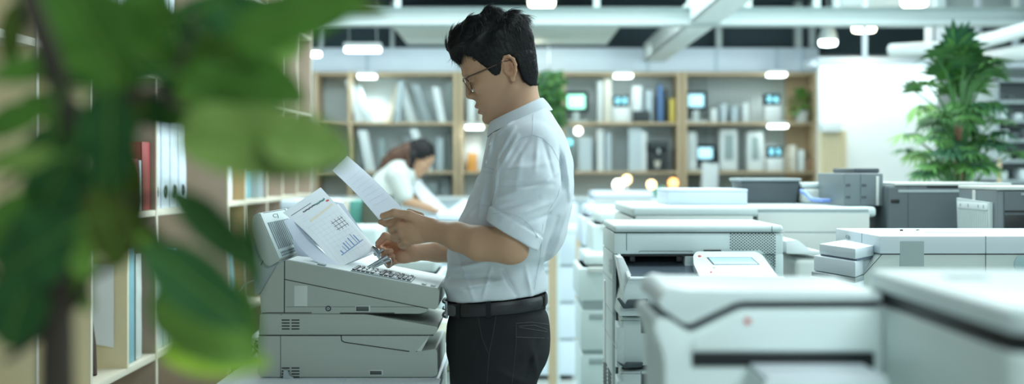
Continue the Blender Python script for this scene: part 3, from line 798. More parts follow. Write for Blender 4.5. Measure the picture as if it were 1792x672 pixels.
# loose sheets in front on the table
for k, (a, b, y0, y1, lb) in enumerate([(415, 600, 3.30, 3.42, 'white sheet lying on the table front, below the scanner\'s left half'), (606, 770, 3.31, 3.43, 'white sheet lying on the table front, below the scanner\'s right half')]):
    tag(obj('paper_sheet', MB().box(Xp(a, 3.4), Xp(b, 3.4), y0, y1, TZ, TZ + .0015), M_PAPER), lb, 'paper')

# ================================================================== papers over the keypad
def sheet_fn(TL, TR, BR, BL, curl=0.0, n=None):
    n = n or (TR - TL).cross(BL - TL).normalized()
    def f(u, v):
        p = TL * (1-u) * (1-v) + TR * u * (1-v) + BR * u * v + BL * (1-u) * v
        return p + n * (curl * math.sin(PI * v) * (0.4 + .6 * (1 - u)))
    return f
TL, TR, BR, BL = P(495, 372, 3.60), P(561, 328, 3.74), P(656, 438, 3.72), P(590, 470, 3.57)
n_ = (TR - TL).cross(BL - TL).normalized()
if n_.y > 0: n_ = -n_
sf = sheet_fn(TL, TR, BR, BL, .010, n_)
t = thing('printed_chart_sheet', 'front printed sheet with a bar chart and table leaning over the keypad', 'paper', (TL + BR) / 2)
obj('sheet', MB().grid(sf, 10, 16, .0004), M_PAPER, t)
def on(u, v, e=.0006): return sf(u, v) + n_ * e
def ink_line(mb, pts, wd, mi=0, e=.0008):
    pts3 = [on(u, v, e) for u, v in pts]
    for a, b in zip(pts3[:-1], pts3[1:]):
        d = (b - a).normalized(); s_ = d.cross(n_) * wd
        f = mb.bm.faces.new([mb.bm.verts.new(x) for x in (a - s_, b - s_, b + s_, a + s_)]); f.material_index = mi
def seglist(u0, v0, u1, v1, n=6): return [(u0 + (u1 - u0) * i / n, v0 + (v1 - v0) * i / n) for i in range(n + 1)]
M_INK = mat('dark_ink', (.04, .05, .07), .6); M_INKG = mat('grey_ink', (.55, .62, .70), .6); M_INKB = mat('blue_ink', (.05, .20, .55), .6)
M_INKR = mat('red_ink', (.65, .06, .05), .6); M_INKS = mat('sand_ink', (.80, .72, .58), .6); M_INKGR = mat('green_ink', (.04, .20, .17), .6)
hd = MB()
ink_line(hd, seglist(.06, .10, .58, .10), .0008)
# heading in bold marks
rr = random.Random(2)
u = .30
while u < .86:
    wd_ = rr.uniform(.014, .03); 
    ink_line(hd, [(u, .145 + rr.uniform(-.008, .004)), (u + wd_, .15 + rr.uniform(-.008, .008))], .0019 if u < .62 else .0024, 0 if u < .62 else 1)
    u += wd_ + .005
obj('heading', hd, [M_INK, M_INKGR], t)
rd = MB(); ink_line(rd, [(.865, .185), (.935, .185)], .0026); obj('red_stamp', rd, M_INKR, t)
bd = MB(); ink_line(bd, seglist(.26, .30, .93, .255, 8), .0030); obj('sand_band', bd, M_INKS, t)
gl = MB()
for k in range(9): ink_line(gl, seglist(.12 + .02 * k, .36 + .065 * k, .95, .36 + .065 * k, 8), .00022)
for k in range(8): ink_line(gl, seglist(.12 + k * .115, .33, .12 + k * .115, .95, 8), .00022)
for k in range(3): ink_line(gl, seglist(.14, .18 + .04 * k, .30, .18 + .04 * k, 3), .0003)
obj('grid_lines', gl, M_INKG, t)
tbm = MB()
for v in (.46, .51, .56): ink_line(tbm, [(.58, v + .005), (.90, v - .002)], .0007)
for u_ in (.62, .71, .80, .87): ink_line(tbm, [(u_, .43), (u_ + .01, .59)], .0008)
obj('drawn_table', tbm, M_INK, t)
bc = MB()
ink_line(bc, seglist(.27, .875, .93, .82, 6), .0010)
for k, (u_, hh) in enumerate([(.34, .05), (.44, .09), (.51, .12), (.58, .13), (.67, .15), (.77, .18), (.83, .15)]):
    ink_line(bc, [(u_, .865 - (u_ - .3) * .083), (u_ - .02, .865 - hh)], .0010 if k % 2 else .0018)
obj('bar_chart', bc, M_INKB, t)
# second sheet peeking out behind
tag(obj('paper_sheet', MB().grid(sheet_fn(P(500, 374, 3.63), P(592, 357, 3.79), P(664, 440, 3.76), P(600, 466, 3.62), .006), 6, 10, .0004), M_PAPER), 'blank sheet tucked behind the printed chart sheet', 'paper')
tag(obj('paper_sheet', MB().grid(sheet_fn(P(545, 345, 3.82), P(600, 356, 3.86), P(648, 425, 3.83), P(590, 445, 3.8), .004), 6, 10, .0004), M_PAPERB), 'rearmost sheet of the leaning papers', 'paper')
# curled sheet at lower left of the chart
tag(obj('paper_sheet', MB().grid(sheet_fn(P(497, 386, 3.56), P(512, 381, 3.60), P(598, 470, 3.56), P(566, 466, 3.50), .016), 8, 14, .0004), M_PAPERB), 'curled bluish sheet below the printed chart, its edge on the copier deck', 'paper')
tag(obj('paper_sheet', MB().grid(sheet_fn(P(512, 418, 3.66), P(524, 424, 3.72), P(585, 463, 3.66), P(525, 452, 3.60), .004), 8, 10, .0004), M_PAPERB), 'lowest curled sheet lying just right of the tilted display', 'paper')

# ================================================================== tall copier right of the man
def copier_E():
    Y0, Y1 = 4.20, 4.70
    X0, X1 = Xp(1074, Y0), Xp(1371, Y0)
    t = thing('multifunction_copier', 'tall white multifunction copier with perforated vent and tilted touch panel', 'copier', ((X0 + X1) / 2, 4.45, 0))
    def r(a, b): return (Xp(a, Y0), Zp(b, Y0))
    zt = Zp(394, Y0)
    obj('lid', MB().box(X0, X1, Y0, Y1, Zp(407, Y0), zt, .010, seg=3), M_WHITE, t)
    obj('scanner_housing', MB().box(X0, X1, Y0 + .001, Y1, Zp(445, Y0), Zp(408.2, Y0), .006, seg=2), M_WHITE, t)
    # rear column right and back wall of the paper bay
    obj('rear_column', MB().box(Xp(1200, Y0), X1, Y0 + .02, Y1, Zp(560, Y0), Zp(446, Y0), .004).box(Xp(1356, Y0), X1, Y0 + .0, Y1, Zp(500, Y0), Zp(444, Y0), .004), M_WHITE, t)
    obj('bay_back', MB().box(X0 + .01, Xp(1210, Y0), Y0 + .26, Y1, Zp(560, Y0), Zp(446, Y0)), M_DGREY, t)
    obj('left_side', MB().box(X0, X0 + .012, Y0 + .06, Y1, .06, Zp(446, Y0), .002), M_WHITE, t)
    # lower body with the protruding output tray
    Yf = 4.06
    body = [(Xp(1100, Yf), Zp(489, Yf)), (Xp(1374, Yf), Zp(489, Yf)), (Xp(1374, Yf), Zp(553, Yf)), (Xp(1084, Yf), Zp(553, Yf)), (Xp(1086, Yf), Zp(535, Yf)), (Xp(1096, Yf), Zp(500, Yf))]
    obj('body', MB().prism(rounded(body, [.01, .004, .003, .003, .02, .01]), Yf, Y1, 'Y', .004), M_WHITE, t)
    # white sloping lip of the tray : left arm and front rail
    lip = MB()
    a = Vector((Xp(1083, 4.2), 4.2, Zp(447, 4.2))); b = Vector((Xp(1102, Yf), Yf, Zp(487.5, Yf)))
    lip.tube([a, a.lerp(b, .5) + Vector((-.002, 0, .002)), b], [.006, .0065, .006], 8)
    lip.tube([b, (Xp(1372, Yf), Yf + .002, Zp(488, Yf))], .0055, 8)
    lip.prism([(Xp(1075, 4.2), Zp(446, 4.2)), (Xp(1085, 4.2), Zp(446, 4.2)), (Xp(1103, 4.2), Zp(484, 4.2)), (Xp(1090, 4.2), Zp(530, 4.2)), (Xp(1082, 4.2), Zp(480, 4.2))], 4.09, 4.22, 'Y', .002)
    obj('tray_lip', lip, M_WHITE2, t)
    # sloped dark output tray
    tr = MB()
    def slope(u, v):
        A = Vector((Xp(1090, 4.3), 4.36, Zp(452, 4.3))); B = Vector((Xp(1226, 4.3), 4.36, Zp(452, 4.3)))
        Cc = Vector((Xp(1104, Yf), Yf + .006, Zp(487, Yf))); D = Vector((Xp(1242, Yf), Yf + .006, Zp(487, Yf)))
        return (A * (1-u) + B * u) * (1-v) + (Cc * (1-u) + D * u) * v
    tr.grid(slope, 6, 6, .003)
    obj('output_tray', tr, mat('tray_slate', (.10, .13, .16), .3), t)
    def onS(u, v, e): return slope(u, v) + Vector((0, -.35, .9)) * e
    b = MB(); b.quad(onS(.12, .18, .003), onS(.88, .18, .003), onS(.96, .52, .003), onS(.16, .52, .003)); b.quad(onS(.17, .62, .003), onS(.98, .62, .003), onS(1, .98, .003), onS(.22, .98, .003), 1)
    obj('tray_guide', b, [mat('tray_guide_green', (.15, .19, .19), .35), mat('tray_paper_grey', (.27, .33, .38), .4)], t)
    obj('bay_roof', MB().box(Xp(1086, Y0), Xp(1222, Y0), Y0 + .02, Y0 + .26, Zp(449, Y0), Zp(444, Y0)), M_BLACK, t)
    obj('bay_latch', MB().box(Xp(1104, Y0), Xp(1113, Y0), Y0 + .03, Y0 + .05, Zp(459, Y0), Zp(449, Y0), .001), M_BLACK, t)
    obj('bay_latch', MB().box(Xp(1186, Y0), Xp(1197, Y0), Y0 + .03, Y0 + .05, Zp(459, Y0), Zp(449, Y0), .001), M_BLACK, t)
    # control panel, sloping toward the user
    cpn = MB()
    yb, yf = Y0 - .006, Yf - .005
    def pp(px, py): 
        v = (py - 440) / (488 - 440); Y = yb + (yf - yb) * v
        return P(px, py, Y)
    outl = [(1219, 440), (1322, 440), (1334, 446), (1364, 487.5), (1226, 487.5), (1214, 462), (1213, 447)]
    top = [pp(*o) for o in rounded(outl, 3, 3)]
    nrm = (pp(1322, 440) - pp(1219, 440)).cross(pp(1226, 487) - pp(1219, 440)).normalized()
    if nrm.z < 0: nrm = -nrm
    bmx = bmesh.new(); va = [bmx.verts.new(p) for p in top]; vb = [bmx.verts.new(p - nrm * .022) for p in top]; n = len(top)
    bmx.faces.new(va); bmx.faces.new(list(reversed(vb)))
    for i in range(n): bmx.faces.new((va[i], vb[i], vb[(i + 1) % n], va[(i + 1) % n]))
    bmesh.ops.recalc_face_normals(bmx, faces=list(bmx.faces))
    cp_ = obj('control_panel', bmx, M_WHITE2, t)
    def plate(pts, e, name, m, par):
        b = bmesh.new(); A = [b.verts.new(pp(*p) + nrm * e) for p in pts]; B = [b.verts.new(pp(*p) - nrm * .001) for p in pts]; n = len(pts)
        b.faces.new(A); b.faces.new(list(reversed(B)))
        for i in range(n): b.faces.new((A[i], B[i], B[(i+1) % n], A[(i+1) % n]))
        bmesh.ops.recalc_face_normals(b, faces=list(b.faces))
        return obj(name, b, m, par)
    plate([(1236, 450.5), (1315, 450.5), (1330, 463.5), (1248, 463.5)], .0006, 'screen_frame', M_DGREY, cp_)
    plate([(1240, 451.5), (1314, 451.5), (1327, 462.8), (1250, 462.8)], .0012, 'touch_screen', mat('touch_blue', (.38, .62, .80), .12, emit=(.42, .68, .88), estr=.38), cp_)
    for (px, py, rr_, m, nm) in ((1224.5, 448.5, .0052, M_INKR, 'power_button'), (1250, 468.5, .0035, M_LGREY, 'home_button'), (1244.5, 476.5, .003, M_INKR, 'stop_button')):
        o_ = pp(px, py); mmx = Matrix.Translation(o_) @ nrm.to_track_quat('Z', 'Y').to_matrix().to_4x4()
        obj(nm, MB().lathe([(rr_, -.001), (rr_, .001), (rr_ * .7, .0018)], (0, 0, 0), 16, 0, mmx), m, cp_)
    # seams, slot
    sm = MB()
    fine_seam(sm, [r(1074, 407.6), r(1370, 407.6)], Y0, .0008)
    fine_seam(sm, [r(1096.5, 408), r(1096.5, 438)], Y0, .0006)
    fine_seam(sm, [r(1118, 441.5), r(1120, 439.5), r(1212, 439.5)], Y0, .0005)
    fine_seam(sm, [r(1351, 395), r(1351, 407)], Y0, .0006)
    obj('seams', sm, M_SEAM, t)
    obj('card_slot', MB().box(Xp(1231, Y0), Xp(1262, Y0), Y0 - .003, Y0 + .003, Zp(440.5, Y0), Zp(437.3, Y0), .0008), M_BLACK, t)
    # perforated vent
    vt = MB(); px = 1278.5
    i = 0
    while px < 1358:
        py = 409 + (2.5 if i % 2 else 0)
        while py < 484:
            edge = 1330 + (py - 440) * .72
            if py < 438.0 or px > edge + 4:
                x, z = r(px, py); s_ = .0023
                vt.bm.faces.new([vt.bm.verts.new((x + s_ * math.cos(a), Y0 - .0006, z + s_ * math.sin(a))) for a in [PI / 3 * k for k in range(6)]])
            py += 5.0
        px += 3.1; i += 1
    obj('vent_perforation', vt, M_SEAM, t)
    # vertical column holding lower vent
    # black handle under the body
    hb = MB().prism(rounded([(Xp(1079, Yf), Zp(521, Yf)), (Xp(1083, Yf), Zp(519, Yf)), (Xp(1094, Yf), Zp(532, Yf)), (Xp(1098, Yf), Zp(524, Yf)), (Xp(1133, Yf), Zp(522, Yf)), (Xp(1128, Yf), Zp(537, Yf)), (Xp(1090, Yf), Zp(539, Yf))], .003), Yf - .022, Yf + .01, 'Y', .002)
    obj('release_handle', hb, mat('handle_slate', (.03, .05, .06), .3), t)
    # lower drawers
    def unit(py0, py1, last=False):
        xl = Xp(1082, 4.12)
        d = obj('drawer', MB().box(Xp(1088, 4.12), Xp(1374, 4.12), 4.12, Y1, Zp(py1, 4.12), Zp(py0, 4.12), .008, seg=3), M_WHITE, t)
        obj('drawer_side', MB().prism(rounded([(4.20, Zp(py0 + 4, 4.2)), (4.12, Zp(py0 + 12, 4.2)), (4.12, Zp(py1 - 4, 4.2)), (4.20, Zp(py1 + 2, 4.2))], .006), Xp(1078, 4.16), Xp(1090, 4.16), 'X', .002), M_WHITE, d)
        obj('grip_recess', MB().box(Xp(1123, 4.12), Xp(1158, 4.12), 4.118, 4.13, Zp(py0 + 27, 4.12), Zp(py0 + 6, 4.12), .001), M_DGREY, d)
        s2 = MB(); fine_seam(s2, [(Xp(1122, 4.12), Zp(py0 + 1, 4.12)), (Xp(1122, 4.12), Zp(py0 + 27, 4.12))], 4.12, .0006)
        fine_seam(s2, [(Xp(1086, 4.12), Zp(py0 + 5, 4.12)), (Xp(1200, 4.12), Zp(py0 + 5, 4.12))], 4.12, .0005)
        obj('seam', s2, M_SEAM, d)
        obj('latch', MB().prism(rounded([(Xp(1080, 4.1), Zp(py1 - 7, 4.1)), (Xp(1094, 4.1), Zp(py1, 4.1)), (Xp(1096, 4.1), Zp(py1 - 5, 4.1)), (Xp(1126, 4.1), Zp(py1 - 5, 4.1)), (Xp(1122, 4.1), Zp(py1 + 2, 4.1)), (Xp(1092, 4.1), Zp(py1 + 4, 4.1))], .002), 4.095, 4.14, 'Y', .001), _m['handle_slate'], d)
    unit(556, 640); unit(649, 735); unit(743, 830)
    obj('base_gap', MB().box(Xp(1090, 4.14), Xp(1370, 4.14), 4.15, Y1, .05, Zp(552, 4.12)), M_SEAM, t)
    obj('plinth', MB().box(Xp(1088, 4.12), Xp(1374, 4.12), 4.14, Y1, .0, .10, .004), M_MGREY, t)
    # left side details: white strip, vents, script mark
    X = X0 - .0008
    obj('side_strip', MB().box(X - .002, X + .001, 4.56, 4.62, Zp(640, 4.5), Zp(494, 4.5), .001), M_WHITE2, t)
    sv = MB()
    for k in range(16):
        z = Zp(640, 4.5) - k * .012
        sv.box(X - .001, X + .001, 4.30, 4.44, z - .003, z + .003); sv.box(X - .001, X + .001, 4.50, 4.66, z - .003, z + .003)
    obj('side_vents', sv, M_SEAM, t)
    sv = MB()
    for k in range(9):
        z = Zp(453, 4.35) - k * .005
        sv.box(X - .0008, X + .001, 4.28, 4.36 + .02 * (k % 3), z - .0012, z + .0012)
    sv.box(X - .0008, X + .001, 4.22, Y1, Zp(494, 4.2) - .001, Zp(494, 4.2) + .001); sv.box(X - .0008, X + .001, 4.22, Y1, Zp(550, 4.2) - .002, Zp(550, 4.2) + .002)
    sv.box(X - .0008, X + .001, 4.08, Y1, Zp(600, 4.2) - .001, Zp(600, 4.2) + .001)
    obj('side_print', sv, M_MGREY, t)
copier_E()

# ================================================================== white copier at the right, in focus
def copier_G():
    Y0, Y1 = 3.50, 3.98
    X0 = Xp(1540, Y0); X1 = 1.62; zt = Zp(413, Y0); zb = Zp(444.5, Y0)
    t = thing('large_format_copier', 'wide white copier with a stepped corner and grey badge plate', 'copier', ((X0 + X1) / 2, 3.74, 0))
    M_CL = mat('cool_white_plastic', (.72, .80, .85), .36)
    obj('lid', MB().box(X0, X1, Y0, Y1, zb, zt, .0035, seg=2), M_CL, t)
    obj('lid_boss', MB().lathe([(.09, 0), (.088, .003), (.06, .004)], (X0 + .25, Y0 + .24, zt - .0005), 32), M_CL, t)
    kn = MB()
    for px in (1578, 1607): kn.box(Xp(px, 3.8) - .004, Xp(px, 3.8) + .004, 3.8, 3.806, zt - .001, zt + .004, .001)
    obj('lid_bumpers', kn, M_BLACK, t)
    body = [(Xp(1543, Y0), zb - .0015), (X1, zb - .0015), (X1, .05), (Xp(1520, Y0), .05), (Xp(1505, Y0), Zp(560, Y0)), (Xp(1509, Y0), Zp(484, Y0))]
    obj('body', MB().prism(rounded(body, [.002, .003, .003, .003, .01, .006]), Y0 + .002, Y1, 'Y', .003), mat('sage_white_plastic', (.60, .68, .64), .45), t)
    def plan(ptsxy, z0, z1, name, m, bev=.003):
        return obj(name, MB().prism(ptsxy, z0, z1, 'Z', bev), m, t)
    def pl(px, Y): return (Xp(px, Y), Y)
    plan([pl(1497, 3.41), pl(1541, 3.62), pl(1541, 3.90), pl(1478, 3.87), pl(1434, 3.64)], 1.139, 1.165, 'corner_cap', M_CL)
    plan([pl(1499, 3.425), pl(1541, 3.63), pl(1541, 3.90), pl(1480, 3.87), pl(1436, 3.65)], 1.134, 1.140, 'corner_gap', mat('shadow_blue_gap', (.12, .16, .22), .6), 0)
    plan([pl(1497, 3.40), pl(1512, 3.52), pl(1541, 3.62), pl(1541, 3.90), pl(1476, 3.87), pl(1424, 3.65)], 1.096, 1.1345, 'corner_shelf', M_CL)
    plan([pl(1497, 3.40), pl(1512, 3.50), pl(1512, 3.9), pl(1476, 3.87), pl(1420, 3.63)], 1.083, 1.0945, 'corner_line', M_MGREY, .001)
    plan([pl(1502, 3.38), pl(1512, 3.50), pl(1512, 3.9), pl(1476, 3.87), pl(1417, 3.62)], .60, 1.083, 'corner_base', M_CL)
    obj('badge_plate', MB().prism(rounded(qs([(1575, 422), (1617, 422), (1617, 466), (1575, 466)], Y0), [.002, .003, 0, 0]), Y0 - .0008, Y0 + .003, 'Y', .0003), mat('grey_badge', (.42, .50, .50), .4), t)
    sm = MB()
    fine_seam(sm, qs([(1541, 445), (1792, 445)], Y0), Y0 + .001, .0010)
    fine_seam(sm, qs([(1725, 413), (1725, 520)], Y0), Y0 - .0002, .0006)
    fine_seam(sm, qs([(1543, 446), (1509, 484)], Y0), Y0 + .0015, .0006)
    sm.box(X0 - .0006, X0 + .001, 3.68, 3.682, zb, zt - .002)
    obj('seams', sm, M_SEAM, t)
    # small wordmark on the left face
    MM = Matrix.Translation((X0 - .001, 3.83, (zt + zb) / 2 + .004)) @ Matrix.Rotation(R(-90), 4, 'Z') @ FACE_CAM
    obj('wordmark', text_mb('CiJs', .014, MM @ Matrix.Scale(2.4, 4, (1, 0, 0)), .0004), M_MGREY, t)
    obj('round_dial', MB().lathe([(.022, -.002), (.022, .003), (.018, .004)], (0, 0, 0), 24, 0, Matrix.Translation(P(1790, 462, Y0)) @ Matrix.Rotation(R(90), 4, 'X')), mat('pale_dial', (.42, .58, .60), .4), t)
copier_G()

# ================================================================== blurred copiers in the foreground
def copier_F():
    Y0, Y1 = 1.76, 2.02
    t = thing('foreground_copier', 'blurred white copier at the front with a dark slot and paper tray', 'copier', (.32, 1.9, 0))
    M_FG = mat('soft_white_plastic', (.80, .90, .89), .4)
    lid = [(1162, 512), (1176, 503), (1200, 508), (1543, 512), (1543, 526), (1292, 527), (1208, 567), (1196, 566), (1150, 535)]
    obj('lid', MB().prism(rounded(qs(lid, Y0), [.006, .006, .004, 0, 0, .01, .005, .006, .008], 4), Y0, Y1, 'Y', .004, seg=3), mat('soft_grey_lid', (.76, .85, .85), .35), t)
    gap = [(1170, 520), (1543, 520), (1543, 536), (1296, 537), (1212, 578), (1192, 576), (1166, 545)]
    obj('gap_strip', MB().prism(qs(gap, Y0), Y0 + .010, Y1 - .01, 'Y'), M_BLACK, t)
    body = [(1150, 556), (1170, 558), (1208, 583), (1296, 541), (1543, 540), (1543, 1500), (1172, 1500), (1163, 620), (1143, 572)]
    obj('body', MB().prism(rounded(qs(body, Y0), [.006, .006, .006, .008, 0, 0, 0, .02, .006]), Y0 - .004, Y1, 'Y', .004), M_FG, t)
    obj('front_panel', MB().prism(rounded(qs([(1215, 590), (1296, 550), (1530, 549), (1530, 612), (1210, 612)], Y0), .004), Y0 - .010, Y0, 'Y', .002), M_FG, t)
    obj('paper_slot', MB().prism(rounded(qs([(1210, 616), (1528, 616), (1528, 644), (1500, 644), (1480, 640), (1210, 640)], Y0), .002), Y0 - .0065, Y0 + .01, 'Y', .001), M_BLACK, t)
    obj('tray', MB().box(Xp(1318, 1.7), Xp(1532, 1.7), 1.63, 1.76, Zp(668, 1.7), Zp(655, 1.7), .004), M_FG, t)
    obj('red_mark', MB().lathe([(.004, -.001), (.004, .001), (.003, .0015)], (0, 0, 0), 16, 0, Matrix.Translation(P(1308, 562, Y0 - .010)) @ Matrix.Rotation(R(90), 4, 'X')), M_INKR, t)
    tag(obj('paper_stack', MB().box(Xp(1324, 1.7), Xp(1528, 1.7), 1.635, 1.75, Zp(655, 1.7), Zp(646, 1.7), .001), M_PAPER), 'white paper stack on the tray of the blurred foreground copier', 'paper')
    # nearer copier
    X0 = .459; ya, yb = 1.30, 1.83
    t = thing('foreground_copier', 'nearest blurred copier in the bottom right corner, dark seam under its lid', 'copier', (.75, 1.56, 0))
    zb = EYE - .333 * X0 - .004; zt = EYE - .274 * X0
    plan = [(X0, ya + .02), (X0 + .015, ya), (X0 + .09, ya - .015), (1.05, ya - .05), (1.05, yb), (X0 + .01, yb), (X0, yb - .01)]
    obj('lid', MB().prism(plan, zb + .006, zt, 'Z', .008, seg=3), _m['soft_white_plastic'], t)
    obj('gap_strip', MB().prism([(x + (.006 if x < .6 else 0), y + .004) for x, y in plan], zb - .012, zb + .006, 'Z'), M_BLACK, t)
    obj('body', MB().prism([(x + (.0 if x < .6 else 0), y + .002) for x, y in plan], 0.0, zb - .011, 'Z', .006, seg=3), mat('sage_white_b', (.78, .89, .84), .4), t)
    obj('lid_badge', MB().box(X0 + .055, X0 + .10, 1.66, 1.70, zt - .001, zt + .002, .001), M_MGREY, t)
copier_F()

# ================================================================== dark printers
def printer_H():
    Y0, Y1 = 4.40, 4.78; X0 = Xp(1745, Y0); X1 = 2.15; zt = Zp(326, Y0)
    t = thing('dark_printer', 'dark grey printer at the right edge with a light ribbed side tray', 'printer', (1.8, 4.6, 1.08 if False else 0))
    obj('housing', MB().box(X0, X1, Y0, Y1, .0, zt - .012, .006), mat('slate_plastic', (.13, .165, .18), .4), t)
    obj('top_plate', MB().box(X0 - .002, X1, Y0 - .004, Y1, zt - .012, zt, .003), M_LGREY, t)
    obj('front_panel', MB().box(Xp(1756, Y0), X1, Y0 - .006, Y0 + .002, .3, Zp(335, Y0), .003), M_DGREY, t)
    obj('front_slot', MB().box(Xp(1757, Y0), Xp(1850, Y0), Y0 - .009, Y0, Zp(371, Y0), Zp(368, Y0), .0005).box(Xp(1757, Y0), Xp(1850, Y0), Y0 - .0075, Y0, Zp(410, Y0), Zp(376, Y0), .0005), M_BLACK, t)
    obj('wordmark', text_mb('OKI', .009, Matrix.Translation((Xp(1790, Y0), Y0 - .0075, Zp(333, Y0) - .012)) @ FACE_CAM, .0004), M_WHITE, t)
    obj('side_rail', MB().box(X0 - .003, X0, 4.60, 4.63, Zp(352, 4.6), zt - .014, .001), M_LGREY, t)
    # ribbed side tray standing out from the left face
    tr = MB().prism([(4.435, 1.253), (4.765, 1.262), (4.72, .85), (4.435, .85)], X0 - .012, X0 - .001, 'X', .001)
    for k in range(14):
        y = 4.45 + k * .0215
        tr.box(X0 - .0135, X0 - .012, y, y + .008, .9, 1.222, .0)
    t2 = obj('side_tray', tr, mat('ribbed_grey', (.50, .57, .57), .5), t)
    st = MB().box(X0 - .0145, X0 - .012, 4.45, 4.75, 1.228, 1.250, .0005)
    obj('label_strip', st, M_WHITE2, t2)
    for y in (4.48, 4.53, 4.63, 4.71): obj('label_mark', MB().box(X0 - .0155, X0 - .0143, y, y + .008, 1.234, 1.244), M_MGREY, t2)
printer_H()
def printer_I():
    Y0, Y1 = 4.95, 5.45; X0, X1 = Xp(1551, Y0), Xp(1775, Y0); zt = Zp(320, Y0)
    t = thing('dark_printer', 'wide charcoal floor printer in front of the tall palm', 'printer', ((X0 + X1) / 2, 5.2, 0))
    obj('housing', MB().box(X0, X1, Y0, Y1, 0, zt - .008, .012, seg=3), mat('slate_plastic_b', (.085, .11, .12), .42), t)
    obj('top_plate', MB().box(X0 + .03, X1 - .01, Y0 - .003, Y1, zt - .010, zt, .003), M_LGREY, t)
    obj('top_slot', MB().box(Xp(1622, Y0), Xp(1700, Y0), Y0 - .002, Y0 + .01, Zp(328, Y0), Zp(322, Y0), .001), M_BLACK, t)
    obj('stripe', MB().box(Xp(1572, Y0), Xp(1760, Y0), Y0 - .0015, Y0 + .01, Zp(337, Y0), Zp(332, Y0), .0005), M_MGREY, t)
    obj('door_handle', MB().box(Xp(1559, Y0), Xp(1574, Y0), Y0 - .003, Y0 + .01, Zp(355, Y0), Zp(349, Y0), .001), M_BLACK, t)
    s_ = MB(); fine_seam(s_, qs([(1589, 322), (1589, 600)], Y0), Y0 - .0003, .0008); obj('seam', s_, M_SEAM, t)
printer_I()
# long white machine behind the copier
LT = EYE - 62 * 4.9 / FPX   # its top height
def long_machine():
    Y0, Y1 = 4.9, 5.75; X0, X1 = Xp(1106, Y0), Xp(1534, Y0)
    t = thing('long_white_plotter', 'long white plotter cabinet behind the tall copier, darker front panels', 'plotter', ((X0 + X1) / 2, 5.3, 0))
    obj('body', MB().box(X0, X1 - .04, Y0 + .02, Y1, 0, LT - .04, .008), M_LGREY, t)
    obj('top_cover', MB().box(X0, X1, Y0, Y1, LT - .035, LT, .012, seg=3), M_WHITE, t)
    obj('front_panel', MB().box(Xp(1326, Y0), Xp(1522, Y0), Y0 + .0, Y0 + .03, Zp(560, Y0), Zp(372, Y0), .004).box(Xp(1112, Y0), Xp(1318, Y0), Y0 + .0, Y0 + .03, Zp(560, Y0), Zp(378, Y0), .004), M_LGREY, t)
    obj('front_slot', MB().box(Xp(1326, Y0), Xp(1520, Y0), Y0 - .001, Y0 + .02, Zp(371, Y0), Zp(366, Y0), .001), M_MGREY, t)
    obj('lower_shelf_line', MB().box(Xp(1372, Y0), Xp(1470, Y0), Y0 - .001, Y0 + .02, Zp(407, Y0), Zp(405, Y0), .0005), M_MGREY, t)
long_machine()
# small dark module stack
def module():
    Y0 = 5.0; X0, X1 = Xp(1476, Y0), Xp(1546, Y0)
    t = thing('dark_module', 'small dark two part module with a light strip left of the charcoal printer', 'machine', ((X0 + X1) / 2, 5.2, LT))
    zt = Zp(303, Y0)
    obj('housing', MB().box(X0, X1, Y0, Y0 + .42, LT, zt, .006), mat('slate_plastic_c', (.16, .20, .215), .4), t)
    obj('lid', MB().box(Xp(1502, Y0), X1, Y0 + .05, Y0 + .40, zt, zt + .018, .006), M_DGREY, t)
    obj('light_strip', MB().box(Xp(1533, Y0), Xp(1538, Y0), Y0 - .003, Y0 + .01, LT + .003, Zp(308, Y0), .001), M_LGREY, t)
    k = MB()
    for x in (1480, 1508):
        for y in (322, 343): k.box(Xp(x, Y0), Xp(x + 8, Y0), Y0 - .002, Y0 + .002, Zp(y + 4, Y0), Zp(y, Y0), .0005)
    fine_seam(k, qs([(1506, 304), (1506, 356)], Y0), Y0 - .0003, .001)
    obj('latches', k, M_DGREY, t)
module()
def boxy(name, px0, px1, pyt, Y, z0, m, label, cat, d=.35, bev=.006, taper=0, group=None):
    X0, X1 = Xp(px0, Y), Xp(px1, Y); zt = Zp(pyt, Y)
    o = obj(name, MB().prism([(X0 + taper, z0), (X1 - taper, z0), (X1, zt), (X0, zt)], Y, Y + d, 'Y', bev), m)
    return tag(o, label, cat, group)
# white box with lid edge and handle slot
t = thing('storage_box', 'plain bluish white box on the plotter beside the dark tray', 'box', (Xp(1239, 5.25), 5.4, LT))
obj('box_body', MB().box(Xp(1169, 5.2), Xp(1308, 5.2), 5.2, 5.6, LT, Zp(336, 5.2), .004), M_BLUEW, t)
obj('box_lid', MB().box(Xp(1169, 5.2) - .001, Xp(1308, 5.2) + .001, 5.199, 5.601, Zp(336, 5.2), Zp(331, 5.2), .002), M_BLUEW, t)
t = thing('document_tray', 'dark tapered document tray standing on the plotter', 'tray', (Xp(1348, 5.5), 5.5, LT))
obj('tray_body', MB().prism([(Xp(1304, 5.45), LT), (Xp(1394, 5.45), LT), (Xp(1400, 5.45), Zp(316, 5.45)), (Xp(1296, 5.45), Zp(316, 5.45))], 5.45, 5.7, 'Y', .006), M_DGREY, t)
obj('rim', MB().box(Xp(1294, 5.45), Xp(1402, 5.45), 5.44, 5.71, Zp(317, 5.45), Zp(312, 5.45), .004), M_MGREY, t)
t = thing('projector', 'pale grey box shaped machine between the dark tray and dark module', 'machine', (Xp(1435, 5.5), 5.6, LT))
obj('casing', MB().box(Xp(1405, 5.4), Xp(1468, 5.4), 5.4, 5.72, LT, Zp(330, 5.4), .012, seg=3), M_LGREY, t)
obj('cover', MB().box(Xp(1405, 5.4), Xp(1468, 5.4), 5.41, 5.72, Zp(329, 5.4), Zp(320, 5.4), .008, seg=3), M_WHITE, t)
